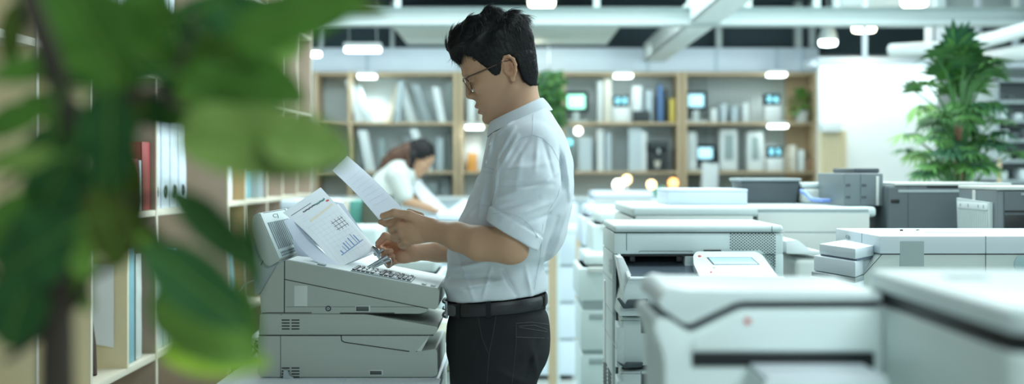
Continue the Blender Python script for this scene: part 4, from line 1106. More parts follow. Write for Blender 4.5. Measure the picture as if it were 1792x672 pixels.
tag(obj('cable', MB().tube([P(1402, 334, 5.38), P(1412, 340, 5.34), P(1420, 349, 5.25), P(1440, 351, 5.2), P(1465, 351, 5.2)], .008, 8), mat('blue_cable', (.22, .35, .75), .4)), 'blue cable in front of the pale grey machine', 'cable')
t = thing('desktop_phone', 'white rounded console just right of the tall copier', 'console', (Xp(1395, 4.5), 4.6, 1.05))
obj('console_base', MB().box(Xp(1374, 4.5) + .03, Xp(1432, 4.5) + .03, 4.5, 4.85, 0, Zp(452, 4.5), .02, seg=3), M_LGREY, t)
obj('console_top', MB().prism(rounded([(Xp(1376, 4.5), Zp(444, 4.5)), (Xp(1376, 4.5), Zp(421, 4.5)), (Xp(1396, 4.5), Zp(420, 4.5)), (Xp(1418, 4.5), Zp(438, 4.5)), (Xp(1440, 4.5), Zp(440, 4.5)), (Xp(1440, 4.5), Zp(446, 4.5))], .006), 4.5, 4.85, 'Y', .004), M_WHITE2, t)

# ================================================================== aisle machines behind the man (right)
def small_copier(px0, px1, pyt, Y, d, label, tiers=3, group=None, m=None, z0=0.0, name='floor_copier'):
    m = m or M_WHITE
    X0, X1 = Xp(px0, Y), Xp(px1, Y); zt = Zp(pyt, Y); H = zt - z0
    t = thing(name, label, 'copier', ((X0 + X1) / 2, Y + d / 2, z0), group)
    obj('lid', MB().box(X0 + .03, X1 - .02, Y + .03, Y + d, zt - .05, zt, .015, seg=3), m, t)
    zc = zt - .055
    obj('scanner_bed', MB().box(X0, X1, Y, Y + d, zc - .14, zc, .012, seg=2), m, t)
    obj('gap', MB().box(X0 + .02, X1 - .02, Y + .02, Y + d - .02, z0 + .03, zc), M_MGREY, t)
    hh = (zc - .16 - z0 - .03) / tiers
    for k in range(tiers):
        z = z0 + .03 + k * hh
        dr = obj('drawer', MB().box(X0 + .01, X1 - .01, Y + .008, Y + d - .01, z, z + hh - .018, .008), m, t)
        obj('drawer_grip', MB().box((X0 + X1) / 2 - .06, (X0 + X1) / 2 + .06, Y + .004, Y + .012, z + hh - .06, z + hh - .035, .003), M_MGREY, dr)
    obj('control_strip', MB().box(X0 + .04, X1 - .04, Y - .02, Y + .02, zc - .02, zc + .004, .006), M_LGREY, t)
    return t
small_copier(1012, 1100, 446, 6.0, .55, 'white floor copier in the aisle right behind the man, partly hidden by the tall copier', 4)
small_copier(1018, 1180, 362, 7.2, .6, 'pale copier row end behind the aisle, under the globe lamps', 4, m=M_BLUEW)
small_copier(975, 1004, 472, 9.4, .6, 'small white cabinet copier deep in the aisle beside the tan post', 4)
small_copier(1036, 1108, 372, 6.3, .5, 'white copier with a low lid just left of the long plotter', 4)
small_copier(905, 1010, 340, 9.2, .6, 'far white copier directly behind the man\'s back', 4, m=M_BLUEW)
small_copier(1030, 1150, 335, 9.6, .6, 'far white copier below the warm globe lamps', 4, m=M_BLUEW)
for (px, Y, lb) in ((967, 8.6, 'tan wooden post in the aisle behind the man\'s hip'), (1016, 8.2, 'tan wooden post deep in the aisle beside the floor copier')):
    tag(obj('wooden_post', MB().box(Xp(px, Y) - .025, Xp(px, Y) + .025, Y, Y + .05, 0, Zp(400 if px == 967 else 410, Y), .003), M_FW), lb, 'post')
t = thing('low_table', 'low pale table in the aisle between the tan posts', 'table', (Xp(990, 8.5), 8.8, 0))
obj('table_top', MB().box(Xp(972, 8.4), Xp(1022, 8.4), 8.4, 9.1, Zp(398, 8.4) - .04, Zp(398, 8.4), .01), M_WHITE, t)
for x in (975, 1012): obj('leg', MB().box(Xp(x, 8.5), Xp(x + 5, 8.5), 8.5, 8.54, 0, Zp(398, 8.4) - .04, .003), M_WHITE, t)

# ================================================================== machines behind the left copier
def desk(px0, px1, pyt, Y, d, label, m=None):
    m = m or M_WHITE
    X0, X1 = Xp(px0, Y), Xp(px1, Y); zt = Zp(pyt, Y)
    t = thing('work_table', label, 'table', ((X0 + X1) / 2, Y + d / 2, 0))
    obj('table_top', MB().box(X0, X1, Y, Y + d, zt - .035, zt, .006), m, t)
    obj('side_panel', MB().box(X0, X0 + .03, Y + .02, Y + d - .02, 0, zt - .035, .003), m, t)
    obj('side_panel', MB().box(X1 - .03, X1, Y + .02, Y + d - .02, 0, zt - .035, .003), m, t)
    obj('modesty_panel', MB().box(X0 + .03, X1 - .03, Y + .04, Y + .06, .05, zt - .035, .002), M_BLUEW, t)
    return zt
zt = desk(430, 840, 590, 5.2, .8, 'white work table behind the grey machines')
small_copier(575, 772, 456, 5.3, .5, 'white copier on the table behind the man\'s hands', 1, z0=zt, name='table_copier')
t = thing('flat_scanner', 'white rounded machine behind the leaning chart sheet', 'scanner', (Xp(620, 5.9), 6.0, 0))
obj('cabinet', MB().box(Xp(470, 6.1), Xp(664, 6.1), 6.1, 6.6, 0, Zp(440, 6.1), .01), M_BLUEW, t)
obj('lid', MB().box(Xp(585, 6.1), Xp(662, 6.1), 6.12, 6.5, Zp(440, 6.1), Zp(397, 6.1), .025, seg=4), M_WHITE, t)
small_copier(476, 585, 350, 6.6, .5, 'pale blue white machine between the bookcase and the leaning papers', 3, m=M_BLUEW)
tag(obj('bowl', MB().lathe([(.02, 0), (.075, .012), (.09, .05), (.093, .055), (.085, .05)], (Xp(782, 5.28), 5.0, zt), 28), mat('sage_beige', (.42, .43, .30), .5)), 'sage beige bowl on the table behind the man\'s belt', 'bowl') if False else None
t = thing('sage_cushion_box', 'rounded sage beige container beside the man\'s belt buckle', 'container', (Xp(776, 4.6), 4.75, 0))
obj('container_body', MB().box(Xp(754, 4.6), Xp(815, 4.6), 4.6, 4.9, .70, Zp(580, 4.6), .03, seg=4), mat('sage_beige', (.42, .43, .30), .5), t)
obj('container_stand', MB().box(Xp(757, 4.6), Xp(812, 4.6), 4.62, 4.88, 0, .70, .005), M_WHITE, t)
boxy('filing_cabinet', 634, 676, 344, 8.0, 0, mat('dark_olive_steel', (.085, .10, .07), .6), 'dark olive cabinet below the held sheet, in the background', 'cabinet', .5)
boxy('filing_cabinet', 612, 632, 352, 8.3, 0, pal_c['teal'], 'teal grey cabinet left of the dark olive one', 'cabinet', .4)
boxy('filing_cabinet', 560, 611, 350, 8.3, 0, pal[2], 'cream cabinet beside the end of the bookcase', 'cabinet', .4)
small_copier(752, 830, 372, 7.6, .5, 'far pale copier behind the man\'s forearm', 3, m=M_BLUEW)

# ================================================================== tall palm
def palm():
    Y = 7.6
    r_ = random.Random(11)
    base = P(1678, 300, Y)
    t = thing('palm_plant', 'tall bushy green palm in front of the white wall', 'plant', (base.x, Y, 0))
    obj('plant_pot', MB().lathe([(.14, 0), (.16, .02), (.19, .34), (.20, .36), (.17, .34)], (base.x, Y, 0), 28), M_WHITE2, t)
    tr = [(base.x, Y, .3), (base.x + .005, Y, .9), (base.x - .003, Y, 1.35), (base.x, Y, 1.62)]
    obj('trunk', MB().tube(tr, [.03, .028, .024, .02], 12), mat('palm_bark', (.33, .17, .11), .8, var=.3, vscale=20), t)
    st = MB(); fronds = bmesh.new()
    def fan(c, dirv, size, n, mi):
        """palm fan: narrow leaflets radiating from c"""
        d = Vector(dirv).normalized(); up = Vector((0, 0, 1)); s_ = d.cross(up).normalized(); u_ = s_.cross(d)
        for k in range(n):
            a = (k / (n - 1) - .5) * 2.9
            dd = d * math.cos(a) + s_ * math.sin(a) + u_ * .12
            leaf_blade(fronds, c, dd, u_ + d * .2, size * r_.uniform(.8, 1.08) * (1 - .15 * abs(a)), size * .19, r_.uniform(.3, .6), mi, .25, 6)
    tips = []
    crown = [(1640, 100, .16), (1675, 88, .19), (1712, 110, .16), (1655, 130, .17), (1695, 140, .17), (1735, 135, .13), (1625, 150, .13), (1668, 118, .18),
             (1615, 185, .14), (1640, 200, .13), (1590, 235, .14), (1612, 265, .15), (1632, 240, .14), (1600, 160, .10), (1585, 262, .11), (1650, 225, .14),
             (1680, 180, .17), (1705, 195, .17), (1730, 180, .15), (1745, 210, .13), (1690, 225, .17), (1720, 245, .16), (1745, 250, .13), (1660, 262, .15), (1700, 270, .15), (1645, 285, .14), (1728, 285, .13), (1618, 300, .13), (1660, 165, .15), (1700, 160, .15), (1690, 100, .15), (1750, 230, .12), (1672, 245, .14), (1625, 285, .12)]
    for _ in range(26): crown.append((r_.gauss(1680, 30), r_.uniform(110, 295), r_.uniform(.11, .17)))
    for (px, py, s_) in crown:
        yy = Y + r_.uniform(-.22, .22)
        c = P(px, py, yy); 
        z0 = max(1.3, min(c.z - .15, 1.9)); root = Vector((base.x + r_.uniform(-.02, .02), Y, z0 - .15))
        mid = root.lerp(c, .5) + Vector((0, 0, .06))
        st.tube([root, mid, c], [.009, .006, .004], 6)
        dirv = Vector((c.x - base.x, (yy - Y) - .25, .25 if py < 170 else -.1)).normalized() + Vector((r_.uniform(-.3, .3), r_.uniform(-.5, .1), r_.uniform(-.2, .5)))
        fan(c, dirv, s_ * .98, 13, r_.choice([0, 0, 1, 1, 3]) if px > 1620 else r_.choice([1, 1, 2, 0]))
        fan(c, Vector((-dirv.x, dirv.y, dirv.z + .3)), s_ * .75, 9, r_.choice([0, 1, 3]))
    obj('stems', st, M_GR[0], t)
    obj('fronds', fronds, M_GR, t)
palm()
# slim tan post and low black item left of the metal shelving
tag(obj('wooden_post', MB().box(Xp(1748, 8.6), Xp(1753, 8.6), 8.6, 8.63, 0, Zp(278, 8.6), .002), M_FW), 'slim tan post right of the palm', 'post')
# ================================================================== signed distance modelling of people
from mathutils.bvhtree import BVHTree
F32 = np.float32
def A3(p): return np.array([p[0], p[1], p[2]], dtype=F32)
def smin(a, b, k):
    h_ = np.clip(0.5 + 0.5 * (b - a) / k, 0, 1); return b * (1 - h_) + a * h_ - k * h_ * (1 - h_)
def smax(a, b, k): return -smin(-a, -b, k)
def d_cap(p, a, b, ra, rb):
    a = A3(a); b = A3(b); ab = b - a; t_ = np.clip(((p - a) @ ab) / float(ab @ ab), 0, 1)
    return np.linalg.norm(p - a - t_[:, None] * ab, axis=1) - (ra + (rb - ra) * t_)
def d_chain(p, pts, rs, k=0.004):
    d = None
    for i in range(len(pts) - 1):
        e = d_cap(p, pts[i], pts[i + 1], rs[i], rs[i + 1])
        d = e if d is None else (smin(d, e, k) if k else np.minimum(d, e))
    return d
def d_ell(p, c, r):
    r = A3(r); q_ = (p - A3(c)); k0 = np.linalg.norm(q_ / r, axis=1); k1 = np.linalg.norm(q_ / (r * r), axis=1)
    return k0 * (k0 - 1) / np.maximum(k1, 1e-6)
def interp(z, zs, vs):
    """smooth (monotone cubic) interpolation through a table, zs ascending"""
    zs = np.array(zs, float); vs = np.array(vs, float)
    o = np.argsort(zs); zs = zs[o]; vs = vs[o]
    h_ = np.diff(zs); dl = np.diff(vs) / h_; m_ = np.zeros(len(zs)); m_[1:-1] = np.where(dl[:-1] * dl[1:] > 0, 2 * dl[:-1] * dl[1:] / (dl[:-1] + dl[1:] + 1e-12), 0); m_[0] = dl[0]; m_[-1] = dl[-1]
    zz = np.linspace(zs[0], zs[-1], 400); i = np.clip(np.searchsorted(zs, zz, side='right') - 1, 0, len(zs) - 2)
    t_ = (zz - zs[i]) / h_[i]
    vv = (2*t_**3 - 3*t_**2 + 1) * vs[i] + (t_**3 - 2*t_**2 + t_) * h_[i] * m_[i] + (-2*t_**3 + 3*t_**2) * vs[i+1] + (t_**3 - t_**2) * h_[i] * m_[i+1]
    return np.interp(z, zz, vv).astype(F32)
def surface_net(fn, lo, hi, h_):
    lo = np.array(lo, float); hi = np.array(hi, float)
    n = np.maximum(2, np.ceil((hi - lo) / h_).astype(int) + 1)
    ax = [lo[i] + h_ * np.arange(n[i]) for i in range(3)]
    # coarse pass to skip empty space
    S = 4
    V = np.full(tuple(n), 1.0, dtype=F32)
    cn = [int(math.ceil(k / S)) for k in n]
    cc = [lo[i] + h_ * (np.arange(cn[i]) * S + (S - 1) / 2) for i in range(3)]
    G = np.stack(np.meshgrid(*cc, indexing='ij'), -1).reshape(-1, 3).astype(F32)
    dv = np.concatenate([fn(G[i:i + 200000]) for i in range(0, len(G), 200000)]).reshape(cn)
    near = np.abs(dv) < h_ * S * 1.6 + .004
    sign = np.repeat(np.repeat(np.repeat(np.sign(dv), S, 0), S, 1), S, 2)[:n[0], :n[1], :n[2]]
    V[:] = np.where(sign == 0, 1, sign)
    m_ = np.repeat(np.repeat(np.repeat(near, S, 0), S, 1), S, 2)[:n[0], :n[1], :n[2]]
    idx = np.nonzero(m_)
    pts = np.stack([ax[0][idx[0]], ax[1][idx[1]], ax[2][idx[2]]], -1).astype(F32)
    vals = np.concatenate([fn(pts[i:i + 300000]) for i in range(0, len(pts), 300000)]) if len(pts) else np.zeros(0)
    V[idx] = vals
    s_ = V < 0
    # close at the borders
    s_[0] = s_[-1] = False; s_[:, 0] = s_[:, -1] = False; s_[:, :, 0] = s_[:, :, -1] = False
    V = np.where(s_, np.minimum(V, -1e-6), np.maximum(V, 1e-6))
    cs = [s_[i:n[0]-1+i, j:n[1]-1+j, k:n[2]-1+k] for i in (0, 1) for j in (0, 1) for k in (0, 1)]
    tot = sum(c.astype(np.int8) for c in cs)
    act = (tot > 0) & (tot < 8); ci = np.nonzero(act); N = len(ci[0])
    ids = np.full(act.shape, -1, dtype=np.int64); ids[ci] = np.arange(N)
    acc = np.zeros((N, 3)); cnt = np.zeros(N)
    corners = [(i, j, k) for i in (0, 1) for j in (0, 1) for k in (0, 1)]
    for a in corners:
        for b in corners:
            dd = (b[0]-a[0], b[1]-a[1], b[2]-a[2])
            if sum(dd) != 1 or min(dd) < 0: continue
            va = V[ci[0]+a[0], ci[1]+a[1], ci[2]+a[2]]; vb = V[ci[0]+b[0], ci[1]+b[1], ci[2]+b[2]]
            cr = (va < 0) != (vb < 0); t_ = np.where(cr, va / np.where(cr, va - vb, 1), 0)
            for q_ in range(3): acc[:, q_] += cr * (a[q_] + dd[q_] * t_)
            cnt += cr
    vert = acc / cnt[:, None]
    co = lo + h_ * (np.stack(ci, -1) + vert)
    faces = []
    for axis in range(3):
        o1, o2 = [i for i in range(3) if i != axis]
        sl0 = [slice(0, None)] * 3; sl1 = [slice(0, None)] * 3
        sl0[axis] = slice(0, -1); sl1[axis] = slice(1, None)
        e0 = s_[tuple(sl0)]; e1 = s_[tuple(sl1)]
        E = np.nonzero(e0 != e1)
        E = [e.copy() for e in E]
        ok = (E[o1] > 0) & (E[o2] > 0) & (E[o1] < n[o1]-1) & (E[o2] < n[o2]-1)
        E = [e[ok] for e in E]; inside = e0[tuple(E)]
        def cell(d1, d2):
            c = [E[0].copy(), E[1].copy(), E[2].copy()]; c[o1] -= d1; c[o2] -= d2
            return ids[tuple(c)]
        Q = np.stack([cell(1, 1), cell(0, 1), cell(0, 0), cell(1, 0)], -1)
        flip = inside if axis != 1 else ~inside
        Q = np.where(flip[:, None], Q, Q[:, ::-1])
        faces.append(Q)
    return co.astype(F32), np.concatenate(faces)
def join(parts):
    vs = []; fs = []; o = 0
    for v, f in parts: vs.append(v); fs.append(f + o); o += len(v)
    return np.concatenate(vs), np.concatenate(fs)
def np_obj(name, v, f, mats, parent=None, color=None, midx=None):
    me = bpy.data.meshes.new(name)
    me.vertices.add(len(v)); me.vertices.foreach_set('co', v.astype(F32).ravel())
    k = f.shape[1]
    me.loops.add(len(f) * k); me.loops.foreach_set('vertex_index', f.astype(np.int32).ravel())
    me.polygons.add(len(f)); me.polygons.foreach_set('loop_start', (np.arange(len(f)) * k).astype(np.int32))
    me.polygons.foreach_set('use_smooth', np.ones(len(f), dtype=bool))
    for m in (mats if isinstance(mats, (list, tuple)) else [mats]): me.materials.append(m)
    if midx is not None: me.polygons.foreach_set('material_index', midx.astype(np.int32))
    if color is not None:
        ca = me.color_attributes.new('tint', 'FLOAT_COLOR', 'POINT')
        ca.data.foreach_set('color', np.concatenate([color, np.ones((len(v), 1))], 1).astype(F32).ravel())
    me.update(calc_edges=True); me.validate()
    o = bpy.data.objects.new(name, me); C.objects.link(o); attach(o, parent)
    return o
def bvh_of(v, f): return BVHTree.FromPolygons([tuple(map(float, a)) for a in v], [tuple(int(i) for i in a) for a in f])
def hit(bvh, px, py, off=.0):
    o = Vector((0, 0, EYE)); d = (P(px, py, 3.0) - o).normalized()
    h_ = bvh.ray_cast(o, d)
    if h_[0] is None: return None, None
    n = h_[1]
    if n.dot(d) > 0: n = -n
    return h_[0] + n * off, n
def on_surface(bvh, pts, off=0.0005, sub=6):
    out = []
    for (a, b) in zip(pts[:-1], pts[1:]):
        for i in range(sub):
            t_ = i / sub; p, n = hit(bvh, a[0] + (b[0]-a[0]) * t_, a[1] + (b[1]-a[1]) * t_, off)
            if p is not None: out.append(p)
    p, n = hit(bvh, pts[-1][0], pts[-1][1], off)
    if p is not None: out.append(p)
    return out

M_SKIN = mat('skin', (.54, .325, .205), .5, spec=.35, var=.05, vscale=30, bump=.12, bscale=900, sss=.12, attr='tint')
M_HAIR = mat('black_hair', (.006, .006, .007), .5, spec=.35, var=.3, vscale=60)
M_SHIRT = mat('white_cotton', (.66, .72, .77), .85, spec=.2, var=.02, bump=.25, bscale=1500, sheen=.2)
M_SEAMW = mat('cotton_seam', (.56, .62, .67), .85)
M_TROU = mat('black_trouser_cloth', (.016, .018, .020), .85, spec=.25, var=.2, vscale=30, bump=.3, bscale=1500)
M_TSEAM = mat('trouser_seam', (.035, .037, .040), .8)
M_BELT = mat('black_leather', (.014, .015, .017), .38, bump=.2, bscale=500)
M_BUCK = mat('dark_steel', (.30, .32, .33), .35, .9)

# ---- head in a local frame (u forward, v sideways, w up)
def head_field(q_):
    u, v, w_ = q_[:, 0], q_[:, 1], q_[:, 2]; av = np.abs(v)
    qa = np.stack([u, av, w_], -1)
    cran = d_ell(q_, (-.003, 0, .036), (.094, .074, .086))
    Fz = [(-.124, .064), (-.116, .078), (-.110, .087), (-.1016, .0925), (-.095, .0925), (-.088, .0895), (-.080, .0915), (-.072, .0940), (-.0626, .0950), (-.049, .0925), (-.031, .0870), (-.012, .0860), (.0067, .0895), (.0234, .0960), (.05, .0925), (.075, .078), (.09, .06)]
    Bz = [(-.124, .030), (-.110, .018), (-.09, .008), (-.07, -.010), (-.05, -.022), (-.02, -.035), (.02, -.05), (.09, -.04)]
    Wz = [(-.124, .010), (-.117, .020), (-.105, .032), (-.09, .043), (-.07, .052), (-.05, .058), (-.03, .0625), (0, .0655), (.03, .066), (.06, .060), (.09, .045)]
    Fv = interp(w_, *zip(*Fz)); Bv = interp(w_, *zip(*Bz)); Wv = interp(w_, *zip(*Wz))
    cx = (Fv + Bv) / 2; a = (Fv - Bv) / 2; pw = 2.35
    face = ((np.abs(u - cx) / a) ** pw + (av / Wv) ** pw + 1e-9) ** (1 / pw) - 1
    face = face * np.minimum(a, Wv) * .95
    face = smax(face, -w_ - .119, .010); face = smax(face, w_ - .085, .01)
    d = smin(cran, face, .018)
    d = smin(d, d_cap(qa, (.089, .012, .021), (.078, .040, .020), .009, .009), .010)      # brow
    d = smin(d, d_ell(qa, (.062, .044, -.022), (.026, .016, .016)), .014)                 # cheek bone
    d = smin(d, d_cap(qa, (-.004, .050, -.052), (.068, .018, -.100), .010, .012), .014)   # jaw line
    d = smax(d, -d_ell(qa, (.100, .030, .002), (.015, .018, .010)), .010)                 # socket
    d = smin(d, d_ell(qa, (.0785, .030, .0005), (.0135, .0155, .0115)), .003)             # closed lid
    d = smax(d, -d_ell(qa, (.0925, .031, -.0055), (.004, .013, .0011)), .0015)            # lash crease
    nose = d_cap(q_, (.0905, 0, .008), (.1035, 0, -.030), .0062, .0086)
    nose = smin(nose, d_ell(qa, (.0945, .0115, -.0345), (.0105, .0068, .0075)), .005)
    nose = smin(nose, d_cap(q_, (.103, 0, -.034), (.093, 0, -.042), .0055, .005), .004)
    nose = smax(nose, -d_ell(qa, (.1005, .0062, -.0425), (.005, .0030, .003)), .002)
    d = smin(d, nose, .008)
    d = smin(d, d_ell(q_, (.0925, 0, -.0630), (.0088, .021, .0058)), .006)
    d = smin(d, d_ell(q_, (.0905, 0, -.0795), (.0088, .0190, .0064)), .006)
    d = smax(d, -d_ell(q_, (.1015, 0, -.0712), (.0085, .020, .0011)), .002)
    d = smin(d, d_ell(q_, (.080, 0, -.104), (.0145, .018, .0125)), .010)                   # chin
    # ear
    ea = qa - A3((-.012, 0, -.010))
    pl = d_ell(ea, (-.003, .070, 0), (.0155, .0045, .026))
    rim = [(.006, .071, .010), (.007, .073, .022), (-.001, .076, .0295), (-.011, .078, .0275), (-.0185, .079, .016), (-.0185, .079, .002), (-.013, .077, -.012), (-.006, .074, -.021)]
    e = smin(pl, d_chain(ea, rim, [.0030, .0034, .0036, .0037, .0038, .0036, .0034, .0036]), .003)
    e = smin(e, d_ell(ea, (.001, .0725, -.0265), (.0062, .0040, .0085)), .004)
    e = smin(e, d_chain(ea, [(-.004, .073, .017), (-.011, .0745, .008), (-.010, .0745, -.006), (-.002, .073, -.014)], [.0022, .0026, .0026, .0024]), .002)
    e = smin(e, d_ell(ea, (.010, .069, -.003), (.0045, .0045, .0065)), .003)
    e = smax(e, -d_ell(ea, (.0005, .0765, .001), (.0065, .0065, .0105)), .002)
    d = smin(d, e, .004)
    return d
def hair_field(q_, poly, grow=.012):
    """inflated skull cut by the side outline polygon"""
    u, v, w_ = q_[:, 0], q_[:, 1], q_[:, 2]
    body = d_ell(q_, (-.006, 0, .040), (.108, .0805, .112))
    body = np.minimum(body, d_ell(q_, (-.03, 0, .0), (.075, .076, .085)))
    body = smin(body, d_ell(q_, (.062, 0, .085), (.062, .066, .052)), .02)
    # polygon distance in the side view
    X = u; Z = w_; n = len(poly); d2 = np.full(len(X), 1e9, dtype=F32); ins = np.zeros(len(X), bool)
    for i in range(n):
        ax_, az = poly[i]; bx_, bz = poly[(i + 1) % n]
        ex, ez = bx_ - ax_, bz - az; wx, wz = X - ax_, Z - az
        t_ = np.clip((wx * ex + wz * ez) / (ex * ex + ez * ez + 1e-12), 0, 1)
        d2 = np.minimum(d2, (wx - t_ * ex) ** 2 + (wz - t_ * ez) ** 2)
        c = ((az > Z) != (bz > Z)) & (X < (bx_ - ax_) * (Z - az) / (bz - az + 1e-12) + ax_)
        ins ^= c
    pd = np.sqrt(d2) * np.where(ins, -1, 1)
    lump = .0035 * np.sin(u * 105 + v * 45 + 2 * np.sin(w_ * 60)) * np.sin(w_ * 62 - v * 55 + 1) * np.clip((w_ - .055) / .03, 0, 1)
    return smax(body, pd, .008) - lump

class Frame:
    def __init__(s, o, f, up):
        s.o = Vector(o); s.f = Vector(f).normalized(); s.up = Vector(up).normalized(); s.v = Vector((0, 1, 0)) if abs(s.f.y) < .01 and abs(s.up.y) < .01 else s.up.cross(s.f).normalized()
        s.R = np.array([list(s.f), list(s.v), list(s.up)], dtype=F32)
    def loc(s, p): return (p - A3(s.o)) @ s.R.T
    def wld(s, q_): return q_ @ s.R + A3(s.o)
    def pt(s, u, v, w_): return s.o + s.f * u + s.v * v + s.up * w_

# =============================================================== the man
MY = 3.55
TH = R(22)
HF = Frame(P(880, 120, MY), (-math.cos(TH), 0, -math.sin(TH)), (-math.sin(TH), 0, math.cos(TH)))
def neck_f(p):
    d = d_cap(p, P(902, 135, MY), P(910, 222, MY), .0515, .058)
    d = smin(d, d_cap(p, P(912, 215, MY), P(920, 245, MY), .060, .085), .03)
    return d
def head_neck(p):
    q_ = HF.loc(p)
    h_ = head_field(q_)
    return smin(h_, neck_f(p), .016)
man_parts = []
c0 = HF.o
man_parts.append(surface_net(head_neck, (c0.x - .16, MY - .12, 1.42), (c0.x + .15, MY + .12, 1.765), .0019))
# arms, hands, hidden trunk and legs
shoN, elbN, wriN = P(930, 262, 3.38), P(893, 431, 3.30), P(758, 403, 3.405)
shoF, elbF, wriF = P(925, 262, 3.72), P(868, 432, 3.80), P(727, 441, 3.715)
def handN(p):
    k = [P(709, 381, 3.425), P(702, 394, 3.418), P(704, 408, 3.420), P(712, 421, 3.428)]
    palm = None
    wr = [P(756, 396, 3.405), P(757, 401, 3.402), P(757, 406, 3.405), P(757, 411, 3.410)]
    for a, b in zip(wr, k):
        e = d_cap(p, a, b, .0165, .0118); palm = e if palm is None else smin(palm, e, .010)
    palm = smin(palm, d_ell(p, P(730, 404, 3.418), (.032, .017, .026)), .01)
    thumb = d_chain(p, [P(748, 392, 3.405), P(716, 377, 3.398), P(690, 372.5, 3.398), P(670, 378, 3.406)], [.0150, .0118, .0098, .0078], .005)
    palm = smin(palm, thumb, .010)
    fingers = [([k[0], P(689, 388, 3.440), P(675, 391, 3.446), P(666, 388, 3.440)], [.0108, .0092, .0083, .0070]),
               ([k[1], P(686, 401, 3.450), P(686, 404, 3.476), P(697, 403, 3.488)], [.0112, .0096, .0086, .0072]),
               ([k[2], P(690, 414, 3.448), P(692, 417, 3.474), P(704, 415, 3.484)], [.0108, .0092, .0083, .0070]),
               ([k[3], P(702, 428, 3.448), P(705, 431, 3.468), P(716, 428, 3.476)], [.0096, .0080, .0072, .0062])]
    d = palm
    for pts_, rr_ in fingers: d = np.minimum(d, smin(palm, d_chain(p, pts_, rr_, .003), .005))
    # far finger tip seen over the hand
    d = smin(d, d_cap(p, P(736, 378, 3.445), P(716, 370, 3.455), .0095, .0075), .006)
    # knuckle creases
    return d
def handF(p):
    k = [P(686, 424, 3.735), P(683, 434, 3.742), P(684, 445, 3.738), P(690, 455, 3.728)]
    wr = [P(724, 436, 3.715), P(724, 440, 3.718), P(724, 444, 3.716), P(724, 448, 3.712)]
    palm = None
    for a, b in zip(wr, k):
        e = d_cap(p, a, b, .0150, .0120); palm = e if palm is None else smin(palm, e, .010)
    palm = smin(palm, d_ell(p, P(705, 450, 3.708), (.026, .016, .017)), .008)
    thumb = d_chain(p, [P(716, 432, 3.700), P(694, 417, 3.688), P(674, 413, 3.684), P(662, 426, 3.686)], [.0145, .0112, .0098, .0082], .004)
    d0 = smin(palm, thumb, .008)
    fingers = [([k[0], P(669, 424, 3.722), P(662, 432, 3.704), P(668, 438, 3.690)], [.0100, .0088, .0082, .0072]),
               ([k[1], P(670, 437, 3.722), P(671, 441, 3.698), P(684, 440, 3.688)], [.0104, .0094, .0086, .0074]),
               ([k[2], P(672, 450, 3.716), P(675, 453, 3.694), P(688, 449, 3.686)], [.0100, .0090, .0083, .0072]),
               ([k[3], P(678, 461, 3.706), P(680, 464, 3.690), P(691, 458, 3.684)], [.0092, .0082, .0074, .0065])]
    d = d0
    for pts_, rr_ in fingers: d = np.minimum(d, smin(d0, d_chain(p, pts_, rr_, .003), .004))
    return d
def armN(p):
    d = d_cap(p, P(921, 320, 3.35), elbN, .050, .0405)
    d = smin(d, d_chain(p, [elbN, P(840, 426, 3.33), P(800, 414, 3.365), wriN], [.0405, .0405, .0335, .0240], .01), .012)
    d = smin(d, d_ell(p, P(905, 443, 3.30), (.024, .02, .020)), .01)
    return smin(d, handN(p), .012)
def armF(p):
    d = d_cap(p, P(905, 340, 3.77), elbF, .048, .038)
    d = smin(d, d_chain(p, [elbF, P(800, 441, 3.76), P(765, 441, 3.735), wriF], [.038, .031, .0255, .0215], .01), .012)
    return smin(d, handF(p), .010)
def box_of(fn_pts, m_): 
    a = np.array([list(x) for x in fn_pts]); return a.min(0) - m_, a.max(0) + m_
lo, hi = box_of([P(921, 320, 3.35), elbN, wriN, P(660, 375, 3.40), P(690, 431, 3.49)], .055)
man_parts.append(surface_net(armN, lo, hi, .0021))
lo, hi = box_of([P(905, 340, 3.77), elbF, wriF, P(660, 412, 3.68), P(680, 466, 3.74)], .055)
man_parts.append(surface_net(armF, lo, hi, .0021))
def trunk(p):
    d = d_cap(p, P(915, 240, MY), P(880, 500, MY), .075, .085)
    d = smin(d, d_cap(p, P(922, 268, 3.44), P(922, 268, 3.66), .055, .055), .05)
    for a, b in ((P(922, 268, 3.42), P(915, 345, 3.35)), (P(922, 268, 3.68), P(900, 360, 3.775))): d = smin(d, d_cap(p, a, b, .055, .045), .03)
    for y in (3.46, 3.64):
        d = smin(d, d_chain(p, [(-.04, y, .9), (-.05, y, .48), (-.03, y, .10)], [.07, .05, .035], .02), .03)
        d = smin(d, d_cap(p, (-.03, y, .06), (-.16, y, .045), .03, .026), .02)
    return d
man_parts.append(surface_net(trunk, (-.25, 3.2, -.01), (.18, 3.9, 1.52), .012))
mv, mf = join(man_parts)
